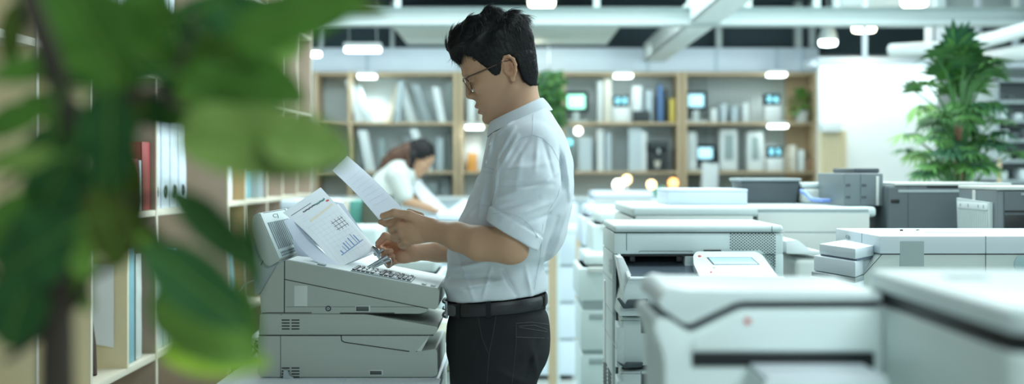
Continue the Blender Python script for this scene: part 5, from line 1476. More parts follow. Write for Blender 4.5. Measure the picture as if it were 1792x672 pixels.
# flesh tints that belong to the skin: lips, ears, stubble, knuckles, nails
ql = HF.loc(mv.astype(F32)); tint = np.ones((len(mv), 3))
def g3(c, r_): return np.exp(-((ql[:, 0] - c[0]) ** 2 / r_[0] ** 2 + (np.abs(ql[:, 1]) - c[1]) ** 2 / r_[1] ** 2 + (ql[:, 2] - c[2]) ** 2 / r_[2] ** 2))
def mixt(m_, col):
    global tint
    m_ = np.clip(m_, 0, 1)[:, None]; tint = tint * (1 - m_) + tint * np.array(col)[None, :] * m_
mixt(1.0 * g3((.10, 0, -.0635), (.014, .022, .006)), (.78, .55, .55)); mixt(1.0 * g3((.10, 0, -.0790), (.014, .020, .006)), (.80, .56, .56))
mixt(.5 * g3((-.015, .078, -.01), (.02, .012, .03)), (1.05, .78, .72))
nz_ = np.random.RandomState(1).rand(len(mv))
mixt((.55 * g3((.06, .03, -.105), (.05, .05, .028)) + .3 * g3((.025, .06, -.07), (.02, .03, .03))) * (.6 + .8 * nz_), (.70, .70, .74))
mixt(.35 * g3((.10, .0, -.052), (.02, .03, .007)) * (.5 + nz_), (.72, .70, .72))
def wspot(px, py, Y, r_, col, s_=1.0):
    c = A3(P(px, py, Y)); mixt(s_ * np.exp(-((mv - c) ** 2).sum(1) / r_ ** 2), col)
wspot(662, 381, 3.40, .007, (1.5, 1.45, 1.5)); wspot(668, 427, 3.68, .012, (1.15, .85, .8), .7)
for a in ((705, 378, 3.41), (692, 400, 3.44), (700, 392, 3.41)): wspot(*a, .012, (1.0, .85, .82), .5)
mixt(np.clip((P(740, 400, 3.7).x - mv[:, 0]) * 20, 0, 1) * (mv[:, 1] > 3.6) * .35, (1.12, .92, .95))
man = thing('person', 'man in a white shirt, black trousers and glasses standing in profile, reading a sheet', 'person', (P(870, 300, MY).x, MY, 0))
body_o = np_obj('body', mv, mf, M_SKIN, man, color=tint)
hv, hf_ = man_parts[0]; head_bvh = bvh_of(hv, hf_)

# ---- hair
hair_px = [(783, 84), (789, 62), (804, 38), (829, 22), (866, 15.5), (884, 22), (903, 17), (918, 26), (922, 42), (931, 62), (937, 92), (941, 128), (939, 150), (926, 153), (914, 142), (908, 126), (903, 108), (892, 101), (881, 104), (879, 110), (877, 132), (868, 141), (860, 136), (851, 124), (838, 115), (826, 103), (811, 96), (807, 112), (797, 106), (790, 96)]
def to_uw(px, py):
    d = P(px, py, MY) - HF.o; return (d.dot(HF.f), d.dot(HF.up))
hp = [to_uw(*a) for a in hair_px]
hfn = lambda p: hair_field(HF.loc(p), hp)
lo = (c0.x - .16, MY - .10, 1.50); hi = (c0.x + .12, MY + .10, 1.775)
hvv, hff = surface_net(hfn, lo, hi, .0026)
hb = bmesh.new()
def strands(v, f, frame, n, flow, L, rad, seed, bmh, mi=0):
    r_ = np.random.RandomState(seed)
    fc = v[f].mean(1); e1 = v[f[:, 1]] - v[f[:, 0]]; e2 = v[f[:, 3]] - v[f[:, 0]]; nn = np.cross(e1, e2); nn /= np.linalg.norm(nn, axis=1)[:, None] + 1e-9
    cen = v.mean(0); sg = np.sign(((fc - cen) * nn).sum(1)); 
    pick = r_.choice(len(f), n)
    V_ = []; Fc = []
    for j in pick:
        p = fc[j].astype(float); nr = nn[j]
        if np.dot(nr, p - cen) < 0: nr = -nr
        q_ = frame.loc(p[None].astype(F32))[0]
        d = np.array(flow(q_)); d = d @ frame.R
        d = d - nr * d.dot(nr); d /= np.linalg.norm(d) + 1e-9
        d = d + r_.normal(0, .20, 3); d = d - nr * d.dot(nr) * 1.0; d /= np.linalg.norm(d) + 1e-9
        Ls = L(q_) * r_.uniform(.6, 1.25); sd_ = np.cross(nr, d); curl = r_.normal(0, .35)
        base = len(V_); rr_ = rad * r_.uniform(.7, 1.3); SEG = 5
        p0 = p - nr * (.002 if Ls > .02 else .0003)
        for i in range(SEG + 1):
            t_ = i / SEG
            c = p0 + d * Ls * t_ + sd_ * Ls * curl * t_ * t_ + nr * (min(.0035, Ls * .13) * math.sin(PI * min(1, t_ * 1.05)) - (2.6 * Ls * Ls * 1.3 if Ls > .02 else .0016) * t_ * t_)
            w_ = rr_ * (1 - t_ ** 2 * .85)
            V_.append(c - sd_ * w_); V_.append(c + nr * w_); V_.append(c + sd_ * w_)
        for i in range(SEG):
            a = base + i * 3
            Fc += [(a, a + 1, a + 4, a + 3), (a + 1, a + 2, a + 5, a + 4)]
    return np.array(V_, dtype=F32), np.array(Fc)
def man_flow(q_):
    u, v, w_ = q_
    if w_ > .085 and u > -.04: return (-.75 + .4 * math.sin(v * 70 + u * 30), (.35 if v > 0 else -.35) + .5 * math.sin(u * 60), .5)     # swept up and back on top
    if u > .05: return (.55, -.1 if v < 0 else .1, -.55 + .6 * math.sin(w_ * 60))
    if u > -.03: return (-.25, 0, -1)
    return (-.35, 0, -1)
def man_len(q_): return .034 if q_[2] > .075 else (.016 if q_[2] > .03 else .009)
s1 = strands(hvv, hff, HF, 9000, man_flow, man_len, .00042, 3, None)
topsel = hff[HF.loc(hvv[hff].mean(1))[:, 2] > .082]
s2 = strands(hvv, topsel, HF, 1700, man_flow, lambda q_: .034, .0012, 5, None)
backsel = hff[HF.loc(hvv[hff].mean(1))[:, 0] < -.02]
s3 = strands(hvv, backsel, HF, 6000, man_flow, lambda q_: .010, .0005, 7, None)
hj_v, hj_f = join([(hvv, hff), s1, s2, s3])
np_obj('hair', hj_v, hj_f, M_HAIR, man)
# eyebrows
eb = []
rb_ = np.random.RandomState(8)
ebm = MB()
for sgn in (-1, 1):
    for k in range(60):
        t_ = rb_.rand(); 
        u0 = .0995 - .016 * t_ - .006 * t_ * t_; v0 = sgn * (.014 + .030 * t_); w0 = .0195 + .006 * math.sin(PI * (t_ * .8 + .1)) + rb_.uniform(-.003, .003)
        a = HF.pt(u0 + .001, v0, w0); b = HF.pt(u0 - .003, v0 + sgn * .007, w0 + .001)
        ebm.tube([a, b], [.0006, .0003], 4)
        
obj('eyebrows', ebm, M_HAIR, man)
lsh = MB()
for sgn in (-1, 1):
    for k in range(14):
        t_ = k / 13; v0 = sgn * (.020 + .022 * t_)
        b0 = HF.pt(.0915 - .006 * t_, v0, -.0055 + .001 * math.sin(PI * t_))
        lsh.tube([b0, HF.pt(.098 - .005 * t_, v0 + sgn * .002, -.009)], [.0006, .0002], 4)
obj('eyelashes', lsh, M_HAIR, man)

# ---- glasses
gl_ = obj('eyeglasses', MB().tube([HF.pt(.1005, -.009, .006), HF.pt(.1045, 0, .0085), HF.pt(.1005, .009, .006)], .0010, 8), mat('bronze_frame', (.10, .06, .045), .3, .7), man)
M_LENS = mat('clear_lens', (.9, .95, 1.0), .03, trans=1.0, spec=.6, alpha=.35)
for sgn in (-1, 1):
    rim = []
    for k in range(25):
        a = 2 * PI * k / 24; ca, sa = math.cos(a), math.sin(a)
        x = (abs(ca) ** .8) * (1 if ca > 0 else -1) * .0245; z = (abs(sa) ** .8) * (1 if sa > 0 else -1) * .0175
        v0 = sgn * .0345 + x; rim.append(HF.pt(.1035 - .0025 * (abs(v0) / .03) ** 2 - (.0175 - z) * .18, v0, -.006 + z))
    obj('rim', MB().tube(rim, [.0014 if k < 13 else .0010 for k in range(25)], 8), _m['bronze_frame'], gl_)
    lb = bmesh.new(); lv = [lb.verts.new(p) for p in rim[:-1]]; lb.faces.new(lv); lb.normal_update(); bmesh.ops.solidify(lb, geom=list(lb.faces), thickness=.001)
    obj('lens', lb, M_LENS, gl_)
    obj('temple_arm', MB().tube([HF.pt(.0955, sgn * .0585, .006), HF.pt(.088, sgn * .0705, .008), HF.pt(.03, sgn * .0745, .009), HF.pt(-.004, sgn * .0755, .0105), HF.pt(-.030, sgn * .0765, .006)], [.0018, .0020, .0019, .0013, .0012], 8), _m['bronze_frame'], gl_)

# ---- shirt
tor = [(170, 912, 944, .050), (185, 890, 955, .080), (200, 876, 966, .110), (215, 865, 975, .142), (235, 856, 987, .172), (260, 849, 997, .186), (290, 842, 1003, .188), (330, 828, 1004, .182), (360, 815, 1000, .176), (393, 800, 994, .171), (418, 790, 989, .168), (443, 783, 973, .166), (463, 783, 951, .163), (486, 779, 956, .163), (500, 776, 957, .163), (512, 780, 955, .162), (530, 786, 953, .158)]
tz = [Zp(a[0], MY) for a in tor]
tf = [Xp(a[1], MY) for a in tor]; tbk = [Xp(a[2], MY) for a in tor]; tw = [a[3] for a in tor]
def crease(p, lines):
    """folds: ridges and valleys along lines given in the XZ plane"""
    out = np.zeros(len(p), dtype=F32)
    for (x0, y0, x1, y1, amp, wd, side) in lines:
        a = P(x0, y0, 3.45); b = P(x1, y1, 3.45)
        ex, ez = b.x - a.x, b.z - a.z; wx, wz = p[:, 0] - a.x, p[:, 2] - a.z
        t_ = (wx * ex + wz * ez) / (ex * ex + ez * ez); tc_ = np.clip(t_, 0, 1)
        dd = np.sqrt((wx - tc_ * ex) ** 2 + (wz - tc_ * ez) ** 2)
        fall = np.clip(1 - np.abs(tc_ - .5) * 1.3, 0, 1)
        g = amp * np.exp(-(dd / (wd * .72)) ** 2) * fall
        if side < 0: g = g * (p[:, 1] < 3.42)
        if side > 0: g = g * (p[:, 1] >= 3.42)
        out += g
    return out
SL_L = [(872, 300, 958, 285, .004, .010, -1), (868, 322, 965, 322, -.004, .008, -1), (870, 345, 955, 318, .005, .010, -1), (866, 366, 940, 345, -.004, .008, -1), (880, 378, 962, 352, .005, .010, -1), (900, 390, 960, 372, -.004, .007, -1),
        (925, 245, 890, 300, -.003, .007, -1), (940, 245, 935, 300, .003, .008, -1), (950, 250, 965, 310, -.004, .007, -1), (905, 240, 872, 300, .004, .008, -1), (935, 330, 975, 300, .003, .008, -1), (872, 270, 866, 350, .003, .006, -1), (912, 268, 902, 335, .0025, .010, -1),
        # torso folds
        (988, 262, 998, 350, .004, .008, 0), (975, 245, 985, 330, -.004, .007, 0), (1000, 360, 960, 470, .005, .010, 0), (975, 380, 945, 480, -.005, .009, 0), (955, 440, 935, 500, .004, .007, 0),
        (785, 470, 850, 455, .004, .008, 0), (780, 490, 860, 480, -.004, .007, 0), (782, 505, 880, 488, .005, .009, 0), (880, 470, 905, 515, -.004, .007, 0), (920, 465, 930, 515, .004, .007, 0), (850, 300, 838, 380, .003, .007, 0), (845, 250, 836, 320, -.003, .005, 0),
        (865, 225, 850, 290, .003, .006, 0), (840, 350, 800, 400, .004, .010, 0), (900, 225, 868, 280, .003, .007, 0), (905, 205, 870, 235, .003, .006, 0), (800, 440, 830, 520, .003, .006, 0), (860, 465, 845, 520, .003, .006, 0)]
cuA, cuB = P(861, 392, 3.30), P(926, 431, 3.30)
cax = Vector((-(cuB - cuA).z, 0, (cuB - cuA).x)).normalized()
if cax.z > 0: cax = -cax       # points down the arm
def sleeveN(p):
    d = d_chain(p, [P(932, 264, 3.405), P(922, 322, 3.365), P(903, 392, 3.325), P(893, 440, 3.30)], [.064, .0735, .0600, .0555], .03)
    pd = (p - A3(cuA)) @ A3(cax)
    roll = np.clip((pd + .034) / .003, 0, 1)
    d = d - .0038 * roll
    d = d + .0015 * np.exp(-((pd + .036) / .003) ** 2)
    d = smax(d, pd, .003)
    return d
def sleeveF(p):
    d = d_chain(p, [P(925, 264, 3.70), P(908, 330, 3.75), P(885, 395, 3.785), P(862, 441, 3.79)], [.064, .070, .058, .050], .03)
    return smax(d, p[:, 0] * -1 + P(795, 440, 3.76).x * 1 - .0 + 0 * p[:, 0], .003)
def shirt_f(p):
    z = p[:, 2]
    Fv = interp(z, tz, tf); Bv = interp(z, tz, tbk); Wv = interp(z, tz, tw)
    cx = (Fv + Bv) / 2; a = (Bv - Fv) / 2; pw = 2.35
    d = ((np.abs(p[:, 0] - cx) / a) ** pw + (np.abs(p[:, 1] - MY) / Wv) ** pw + 1e-9) ** (1 / pw) - 1
    d = d * np.minimum(a, Wv) * .9
    d = smax(d, z - (Zp(236, MY) + (p[:, 0] - Xp(862, MY)) * (Zp(190, MY) - Zp(236, MY)) / (Xp(950, MY) - Xp(862, MY))), .004)
    hemz = Zp(524, MY) + (p[:, 0] - Xp(800, MY)) * .10
    d = smax(d, hemz - z, .006)
    sl_ = smin(sleeveN(p), sleeveF(p), .005)
    d = smin(d, sl_, .020)
    # soft armhole valley
    r_ = np.linalg.norm(p - A3(P(932, 264, 3.405)), axis=1)
    n1 = np.sin(p[:, 0] * 61 + p[:, 2] * 37 + 3 * np.sin(p[:, 1] * 23)) * np.sin(p[:, 2] * 71 - p[:, 1] * 29) * .0011
    return d - 1.7 * crease(p, SL_L) - n1
sv_, sf_ = surface_net(shirt_f, (Xp(770, 3.6), 3.20, Zp(545, 3.4)), (Xp(1012, 3.75), 3.90, Zp(165, 3.6)), .0030)
shirt = np_obj('shirt', sv_, sf_, M_SHIRT, man)
sb = bvh_of(sv_, sf_)
def seam(name, pts, rad, m, bvh, par, off=.0003, sub=6):
    p_ = on_surface(bvh, pts, off, sub)
    if len(p_) > 2: return obj(name, MB().tube(p_, rad, 6), m, par)
def multi_seam(name, lines, rad, m, bvh, par, off=.0002):
    b = MB()
    for l in lines:
        p_ = on_surface(bvh, l, off)
        if len(p_) > 2: b.tube(p_, rad, 5)
    return obj(name, b, m, par)
multi_seam('seams', [[(932, 236), (950, 242), (966, 258), (980, 286), (984, 312), (976, 342), (958, 372)], [(932, 236), (912, 242), (893, 262), (876, 290), (868, 320), (864, 360)], [(933, 200), (932, 236)],
                     [(862, 374), (884, 372), (910, 380), (930, 396), (938, 414)], [(950, 392), (945, 450), (935, 506)]], .0008, M_SEAMW, sb, shirt)
multi_seam('chest_pocket', [[(846, 292), (864, 296), (864, 340), (858, 362), (836, 358)], [(846, 300), (864, 304)]], .0007, M_SEAMW, sb, shirt)
multi_seam('placket', [[(859, 238), (850, 275), (848, 292)], [(872, 238), (862, 262)]], .0009, M_SEAMW, sb, shirt)
for (px, py) in ((858, 252), (851, 283), (787, 487), (940, 412)):
    p_, n = hit(sb, px, py, .0006)
    if p_ is not None:
        mm = Matrix.Translation(p_) @ n.to_track_quat('Z', 'Y').to_matrix().to_4x4()
        obj('button', MB().lathe([(.0048, -.001), (.0052, .0006), (.0044, .0014), (.0026, .0010)], (0, 0, 0), 20, 0, mm), M_WHITE2, shirt)
# collar
fx, fz = Xp(859, MY), Zp(214, MY); kx, kz = Xp(947, MY), Zp(171, MY)
ccx = (fx + kx) / 2; CA = (kx - fx) / 2; CB = .062
def coll(u, v):
    """u around (front near side -> back -> front far side), v 0 stand base .. 0.45 top .. 1 fall edge"""
    ph = R(14) + u * R(332)
    c, s_ = math.cos(ph), math.sin(ph)
    zc = (fz + kz) / 2 - (fz - kz) / -2 * c * -1
    ztop = (fz * (1 + c) + kz * (1 - c)) / 2
    front = max(0, c) ** 6
    if v < .45:
        t_ = v / .45; r_ = -.004 + .0 * t_; dz = -.030 * (1 - t_)
    else:
        t_ = (v - .45) / .55; r_ = .001 + .019 * t_ ** .8; dz = -(.031 + .009 * front) * t_ + .002 * math.sin(PI * t_)
    x = ccx - (CA + r_) * c - front * .0 ; y = MY - (CB + r_) * s_
    tiltx = dz * .42 * 1.0
    return Vector((x - dz * .25 * (1 if True else 0), y, ztop + dz))
collar = obj('collar', MB().grid(coll, 48, 12, .0018), M_SHIRT, man)

# ---- trousers
def zpx(y): return Zp(y, MY)
tr = [(513, 796, 950, .150), (537, 788, 952, .154), (551, 786, 959, .160), (570, 782, 962, .168), (590, 781, 963, .174), (611, 781, 962, .178), (630, 785, 957, .178), (645, 789, 949, .176), (660, 791, 941, .172), (680, 792, 934, .168), (720, 796, 928, .150)]
rz = [Zp(a[0], MY) for a in tr]; rf_ = [Xp(a[1], MY) for a in tr]; rb2 = [Xp(a[2], MY) for a in tr]; rw = [a[3] for a in tr]
TR_L = [(800, 560, 795, 660, .003, .008, 0), (930, 600, 940, 655, .005, .009, 0), (940, 590, 915, 660, -.004, .008, 0), (870, 640, 930, 668, .004, .009, 0), (838, 575, 840, 640, -.002, .006, 0)]
def trousers_f(p):
    z = p[:, 2]
    Fv = interp(z, rz, rf_); Bv = interp(z, rz, rb2); Wv = interp(z, rz, rw)
    cx = (Fv + Bv) / 2; a = (Bv - Fv) / 2; pw = 2.4
    d = ((np.abs(p[:, 0] - cx) / a) ** pw + (np.abs(p[:, 1] - MY) / Wv) ** pw + 1e-9) ** (1 / pw) - 1
    d = d * np.minimum(a, Wv) * .9
    d = smax(d, z - (Zp(526, MY) + (p[:, 0] - Xp(800, MY)) * .09), .004)
    d = smax(d, Zp(715, MY) - z, .02)
    x0 = Xp(863, MY)
    for y in (MY - .088, MY + .088):
        leg = d_chain(p, [(x0, y, .84), (x0 - .005, y, .48), (x0 + .02, y, .07)], [.098, .074, .062], .03)
        leg = smax(leg, .055 - z, .004)
        d = smin(d, leg, .03)
    return d - crease(p, TR_L) + .002 * np.sin(z * 70 + p[:, 0] * 40) * np.clip((.75 - z) * 4, 0, 1)
pv, pf = surface_net(trousers_f, (-.20, 3.34, .03), (.12, 3.76, 1.06), .0052)
trou = np_obj('trousers', pv, pf, M_TROU, man)
pb = bvh_of(pv, pf)
multi_seam('trouser_seams', [[(870, 541), (862, 590), (856, 618), (852, 671)], [(835, 540), (838, 560), (843, 590), (854, 618)], [(903, 568), (903, 600), (899, 640), (896, 671)]], .0009, M_TSEAM, pb, trou)
multi_seam('back_pocket', [[(903, 566), (930, 564), (960, 568)], [(908, 571), (935, 569), (958, 577)], [(908, 573), (935, 577), (958, 581)], [(903, 590), (960, 592)]], .0009, mat('pocket_trim', (.055, .055, .06), .8), pb, trou)
# belt
def belt_pt(u, r_, dz):
    ph = u * 2 * PI; c, s_ = math.cos(ph), math.sin(ph)
    x0, x1 = Xp(784, MY), Xp(954, MY); cx = (x0 + x1) / 2; a = (x1 - x0) / 2 + r_; b = .157 + r_; pw = 2 / 2.4
    x = cx - a * (abs(c) ** pw) * (1 if c > 0 else -1); y = MY - b * (abs(s_) ** pw) * (1 if s_ > 0 else -1)
    z = Zp(537, MY) + (x - x0) * .085
    return Vector((x, y, z + dz))
def belt_fn(u, v): return belt_pt(u, .003 + .0035 * math.sin(PI * min(1, max(0, v))) ** .4, -.0155 + .031 * v)
bl = obj('belt', MB().grid(belt_fn, 72, 6, .0025), M_BELT, man)
for u in (.135, .235, .43, .57, .765, .865):
    obj('belt_loop', MB().grid(lambda a, b, u=u: belt_pt(u + (a - .5) * .012, .0085, -.019 + .038 * b), 2, 4, .0015), M_TROU, trou)
bk_ = MB()
bkp = [(belt_pt(u_, .0105, dz_)) for u_, dz_ in ((-.045, -.018), (.075, -.018), (.075, .018), (-.045, .018), (-.045, -.018))]
pts_b = []
for a, b in zip(bkp[:-1], bkp[1:]):
    for k in range(6): pts_b.append(a.lerp(b, k / 6))
pts_b = [belt_pt(-.045 + .12 * min(1, max(0, t_)), .0115, z_) for t_, z_ in [(k / 10, -.0175) for k in range(11)] + [(1, -.0175 + .035 * k / 5) for k in range(1, 5)] + [(1 - k / 10, .0175) for k in range(11)] + [(0, .0175 - .035 * k / 5) for k in range(1, 6)]]
bk_.tube(pts_b, .0036, 8)
bk_.tube([belt_pt(-.01, .012, 0), belt_pt(.03, .013, 0), belt_pt(.072, .012, 0)], .0018, 6)
obj('buckle', bk_, M_BUCK, bl)
multi_b = obj('belt_end', MB().grid(lambda a, b: belt_pt(.07 + a * .055, .0100, (-.0125 + .025 * b) * (1 if a < .8 else 1 - (a - .8) * 1.5)), 10, 4, .0018), mat('belt_end_leather', (.10, .11, .115), .35), bl)
# shoes
def shoe_f(y):
    x0 = Xp(863, MY) + .02
    def f(p):
        d = d_chain(p, [(x0 + .02, y, .045), (x0 - .10, y, .035), (x0 - .18, y, .028)], [.040, .036, .030], .02)
        d = smin(d, d_cap(p, (x0, y, .05), (x0, y, .10), .042, .040), .02)
        return smax(d, .004 - p[:, 2], .003)
    return f
sp = [surface_net(shoe_f(MY + s_ * .088), (-.30, MY + s_ * .088 - .06, -.002), (.10, MY + s_ * .088 + .06, .16), .006) for s_ in (-1, 1)]
for s_ in sp: np_obj('shoe', s_[0], s_[1], M_BELT, man)

# ---- sheet and clip tool held by the man
pA, pB, pC, pD = P(706, 366, 3.54), P(608, 272, 3.64), P(582, 298, 3.46), P(664, 384, 3.412)
nn_ = (pB - pA).cross(pD - pA).normalized()
if nn_.z < 0: nn_ = -nn_
sf2 = lambda u, v: (pA * (1-u) * (1-v) + pB * u * (1-v) + pC * u * v + pD * (1-u) * v) + nn_ * (.004 * math.sin(PI * u) - .001)
t = thing('held_sheet', 'printed sheet held up in the man\'s near hand', 'paper', (pA + pC) / 2)
obj('sheet', MB().grid(sf2, 16, 8, .0004), mat('held_paper', (.70, .76, .86), .7), t)
b = MB(); rr = random.Random(6)
for k in range(7):
    u0 = .22 + k * .085; vv = .12
    while vv < .8:
        l_ = rr.uniform(.03, .09)
        A_, B_ = sf2(u0, vv) + nn_ * .0008, sf2(u0, min(.85, vv + l_)) + nn_ * .0008
        dd = (B_ - A_).normalized().cross(nn_) * .0007
        b.quad(A_ - dd, B_ - dd, B_ + dd, A_ + dd); vv += l_ + .03
obj('text_lines', b, M_INKG, t)
t = thing('steel_clip', 'shiny steel clip tool in the man\'s far hand, its tip on the keypad', 'tool', P(660, 450, 3.69))
obj('jaw', MB().tube([P(652, 433, 3.69), P(660, 440, 3.682), P(666, 452, 3.676)], [.006, .0085, .006], 12).tube([P(655, 446, 3.68), P(672, 436, 3.676)], [.0045, .004], 10), M_STEEL, t)
obj('shaft', MB().tube([P(678, 449, 3.674), P(655, 462, 3.665), P(632, 474, 3.655)], [.0052, .0042, .0020], 12), M_STEEL, t)
obj('shaft', MB().tube([P(682, 455, 3.672), P(662, 464, 3.665), P(640, 475, 3.655)], [.0040, .0034, .0018], 12), M_STEEL, t)
obj('ring', MB().tube([P(680 + 5.5 * math.cos(a), 459 + 7 * math.sin(a), 3.674) for a in [2*PI*k/16 for k in range(17)]], .0016, 8), M_STEEL, t)

# =============================================================== the woman in the background
WY = 10.2
def W(px, py, dy=0): return P(px, py, WY + dy)
thw = R(38)
WF = Frame(W(733, 277), (math.cos(thw), 0, -math.sin(thw)), (math.sin(thw), 0, math.cos(thw)))
wom = thing('person', 'woman with brown hair and a pale top bending over papers in the background', 'person', (W(665, 400).x, WY, 0))
def w_head(p):
    return smin(head_field(WF.loc(p)), d_cap(p, W(722, 285), W(702, 303), .05, .055), .02)
wp = [surface_net(w_head, (WF.o.x - .22, WY - .14, WF.o.z - .2), (WF.o.x + .2, WY + .14, WF.o.z + .2), .004)]
def w_arms(p):
    d = None
    for s_, el, ha in ((-.17, (712, 352), (765, 369)), (.17, (718, 346), (755, 352))):
        e = d_chain(p, [W(694, 308, s_), W(el[0], el[1], s_ * 1.05), W(ha[0] - 12, ha[1] - 4, s_ * .7)], [.048, .038, .026], .01)
        hnd = d_ell(p, W(ha[0] - 4, ha[1], s_ * .65), (.045, .03, .018))
        e = smin(e, hnd, .012)
        for k in range(4):
            a = W(ha[0] + 2, ha[1] - 1, s_ * .65 + (k - 1.5) * .016); b = W(ha[0] + 15, ha[1] + 5, s_ * .65 + (k - 1.5) * .018)
            e = np.minimum(e, smin(hnd, d_cap(p, a, b, .009, .007), .01))
        e = smin(e, d_cap(p, W(ha[0] - 6, ha[1] - 2, s_ * .65 - .03), W(ha[0] + 5, ha[1] + 1, s_ * .65 - .045), .010, .008), .008)
        d = e if d is None else np.minimum(d, e)
    return d
wp.append(surface_net(w_arms, (W(680, 300).x, WY - .26, Zp(400, WY)), (W(795, 300).x, WY + .26, Zp(285, WY)), .005))
def w_trunk(p):
    d = d_cap(p, W(700, 310), W(655, 400), .09, .10)
    for s_ in (-.09, .09): d = smin(d, d_chain(p, [W(648, 425, s_), (W(652, 400).x, WY + s_, .45), (W(648, 400).x, WY + s_, .06), (W(668, 400).x, WY + s_, .04)], [.08, .055, .04, .03], .02), .03)
    return d
wp.append(surface_net(w_trunk, (W(610, 400).x, WY - .25, 0), (W(740, 300).x, WY + .25, 1.5), .012))
wv, wf = join(wp)
np_obj('body', wv, wf, M_SKIN, wom, color=np.ones((len(wv), 3)))
def w_top(p):
    d = d_chain(p, [W(701, 306), W(680, 330), W(660, 380), W(650, 420)], [.115, .125, .125, .135], .06)
    q_ = p.copy(); q_[:, 1] = (q_[:, 1] - WY) * .72 + WY
    d = np.minimum(d, d_chain(q_, [W(699, 306), W(680, 330), W(660, 380), W(650, 420)], [.115, .125, .125, .135], .06))
    for s_ in (-.17, .17): d = smin(d, d_chain(p, [W(694, 308, s_), W(708, 340, s_ * 1.03)], [.078, .062], .02), .03)
    return smax(d, Zp(418, WY) - p[:, 2], .01)
v_, f_ = surface_net(w_top, (W(610, 400).x, WY - .3, Zp(425, WY)), (W(745, 300).x, WY + .3, Zp(260, WY)), .008)
np_obj('blouse', v_, f_, mat('pale_blouse', (.70, .76, .72), .8), wom)
def w_tr(p):
    d = d_cap(p, W(650, 412), W(648, 430), .135, .14)
    for s_ in (-.09, .09): d = smin(d, d_chain(p, [W(648, 432, s_), (W(652, 400).x, WY + s_, .45), (W(648, 400).x, WY + s_, .07)], [.10, .075, .065], .02), .03)
    return d
v_, f_ = surface_net(w_tr, (W(605, 400).x, WY - .3, 0.03), (W(700, 300).x, WY + .3, 1.1), .010)
np_obj('trousers', v_, f_, mat('olive_trousers', (.07, .08, .055), .8), wom)
for s_ in (-.09, .09):
    v_, f_ = surface_net(lambda p: smax(d_cap(p, (W(645, 400).x, WY + s_, .045), (W(690, 400).x, WY + s_, .03), .042, .03), .004 - p[:, 2], .003), (W(620, 400).x, WY + s_ - .07, -.01), (W(710, 400).x, WY + s_ + .07, .12), .008)
    np_obj('shoe', v_, f_, M_BELT, wom)
def w_hair(p):
    q_ = WF.loc(p)
    cap = d_ell(q_, (-.015, 0, .045), (.104, .086, .098))
    cap = smax(cap, (q_[:, 0] - .055) * .8 - (q_[:, 2] - .02) * .9, .01)
    cap = smax(cap, -(q_[:, 2] + .05) + np.clip(q_[:, 0], 0, 1) * 1.2, .02)
    tail = d_chain(p, [W(712, 268), W(694, 274), W(680, 285), W(668, 306), W(664, 330)], [.075, .06, .05, .04, .015], .03)
    lock = d_chain(p, [W(722, 272, -.07), W(716, 290, -.075), W(708, 312, -.06)], [.03, .03, .012], .02)
    return smin(smin(cap, tail, .04), lock, .02) + .003 * np.sin(p[:, 0] * 160 + p[:, 2] * 90)
v_, f_ = surface_net(w_hair, (W(650, 400).x, WY - .16, Zp(350, WY)), (WF.o.x + .16, WY + .16, WF.o.z + .2), .006)
fcx = v_[f_].mean(1)[:, 0]
np_obj('hair', v_, f_, [mat('brown_hair', (.10, .045, .025), .5, var=.3, vscale=25), M_HAIR], wom, midx=(fcx > W(718, 280).x).astype(int))
# her table and papers
WT = Zp(386, WY)
t = thing('work_table', 'white table the woman in the background is bending over', 'table', (W(770, 400).x, WY, 0))
obj('table_top', MB().box(W(714, 0).x, W(830, 0).x, WY - .35, WY + .4, WT - .04, WT, .01), M_WHITE, t)
obj('side_panel', MB().box(W(718, 0).x, W(722, 0).x, WY - .3, WY + .35, 0, WT - .04, .004), M_WHITE, t)
obj('side_panel', MB().box(W(824, 0).x, W(828, 0).x, WY - .3, WY + .35, 0, WT - .04, .004), M_WHITE, t)
tag(obj('paper_sheet', MB().grid(sheet_fn(W(716, 322, .12), W(733, 314, .18), W(784, 368, .05), W(765, 378, -.12), .02), 6, 8, .001), M_PAPER), 'large white sheet tilted in the woman\'s hands', 'paper')
tag(obj('paper_sheet', MB().grid(sheet_fn(W(770, 378, -.1), W(812, 349, .15), W(836, 352, .15), W(800, 386, -.1), .02), 6, 8, .001), M_PAPER), 'white sheet standing on the table right of the woman', 'paper')
tag(obj('paper_stack', MB().box(W(728, 0).x, W(768, 0).x, WY - .25, WY + .05, WT, WT + .03, .003), M_PAPERB), 'low stack of papers on the background woman\'s table', 'paper')
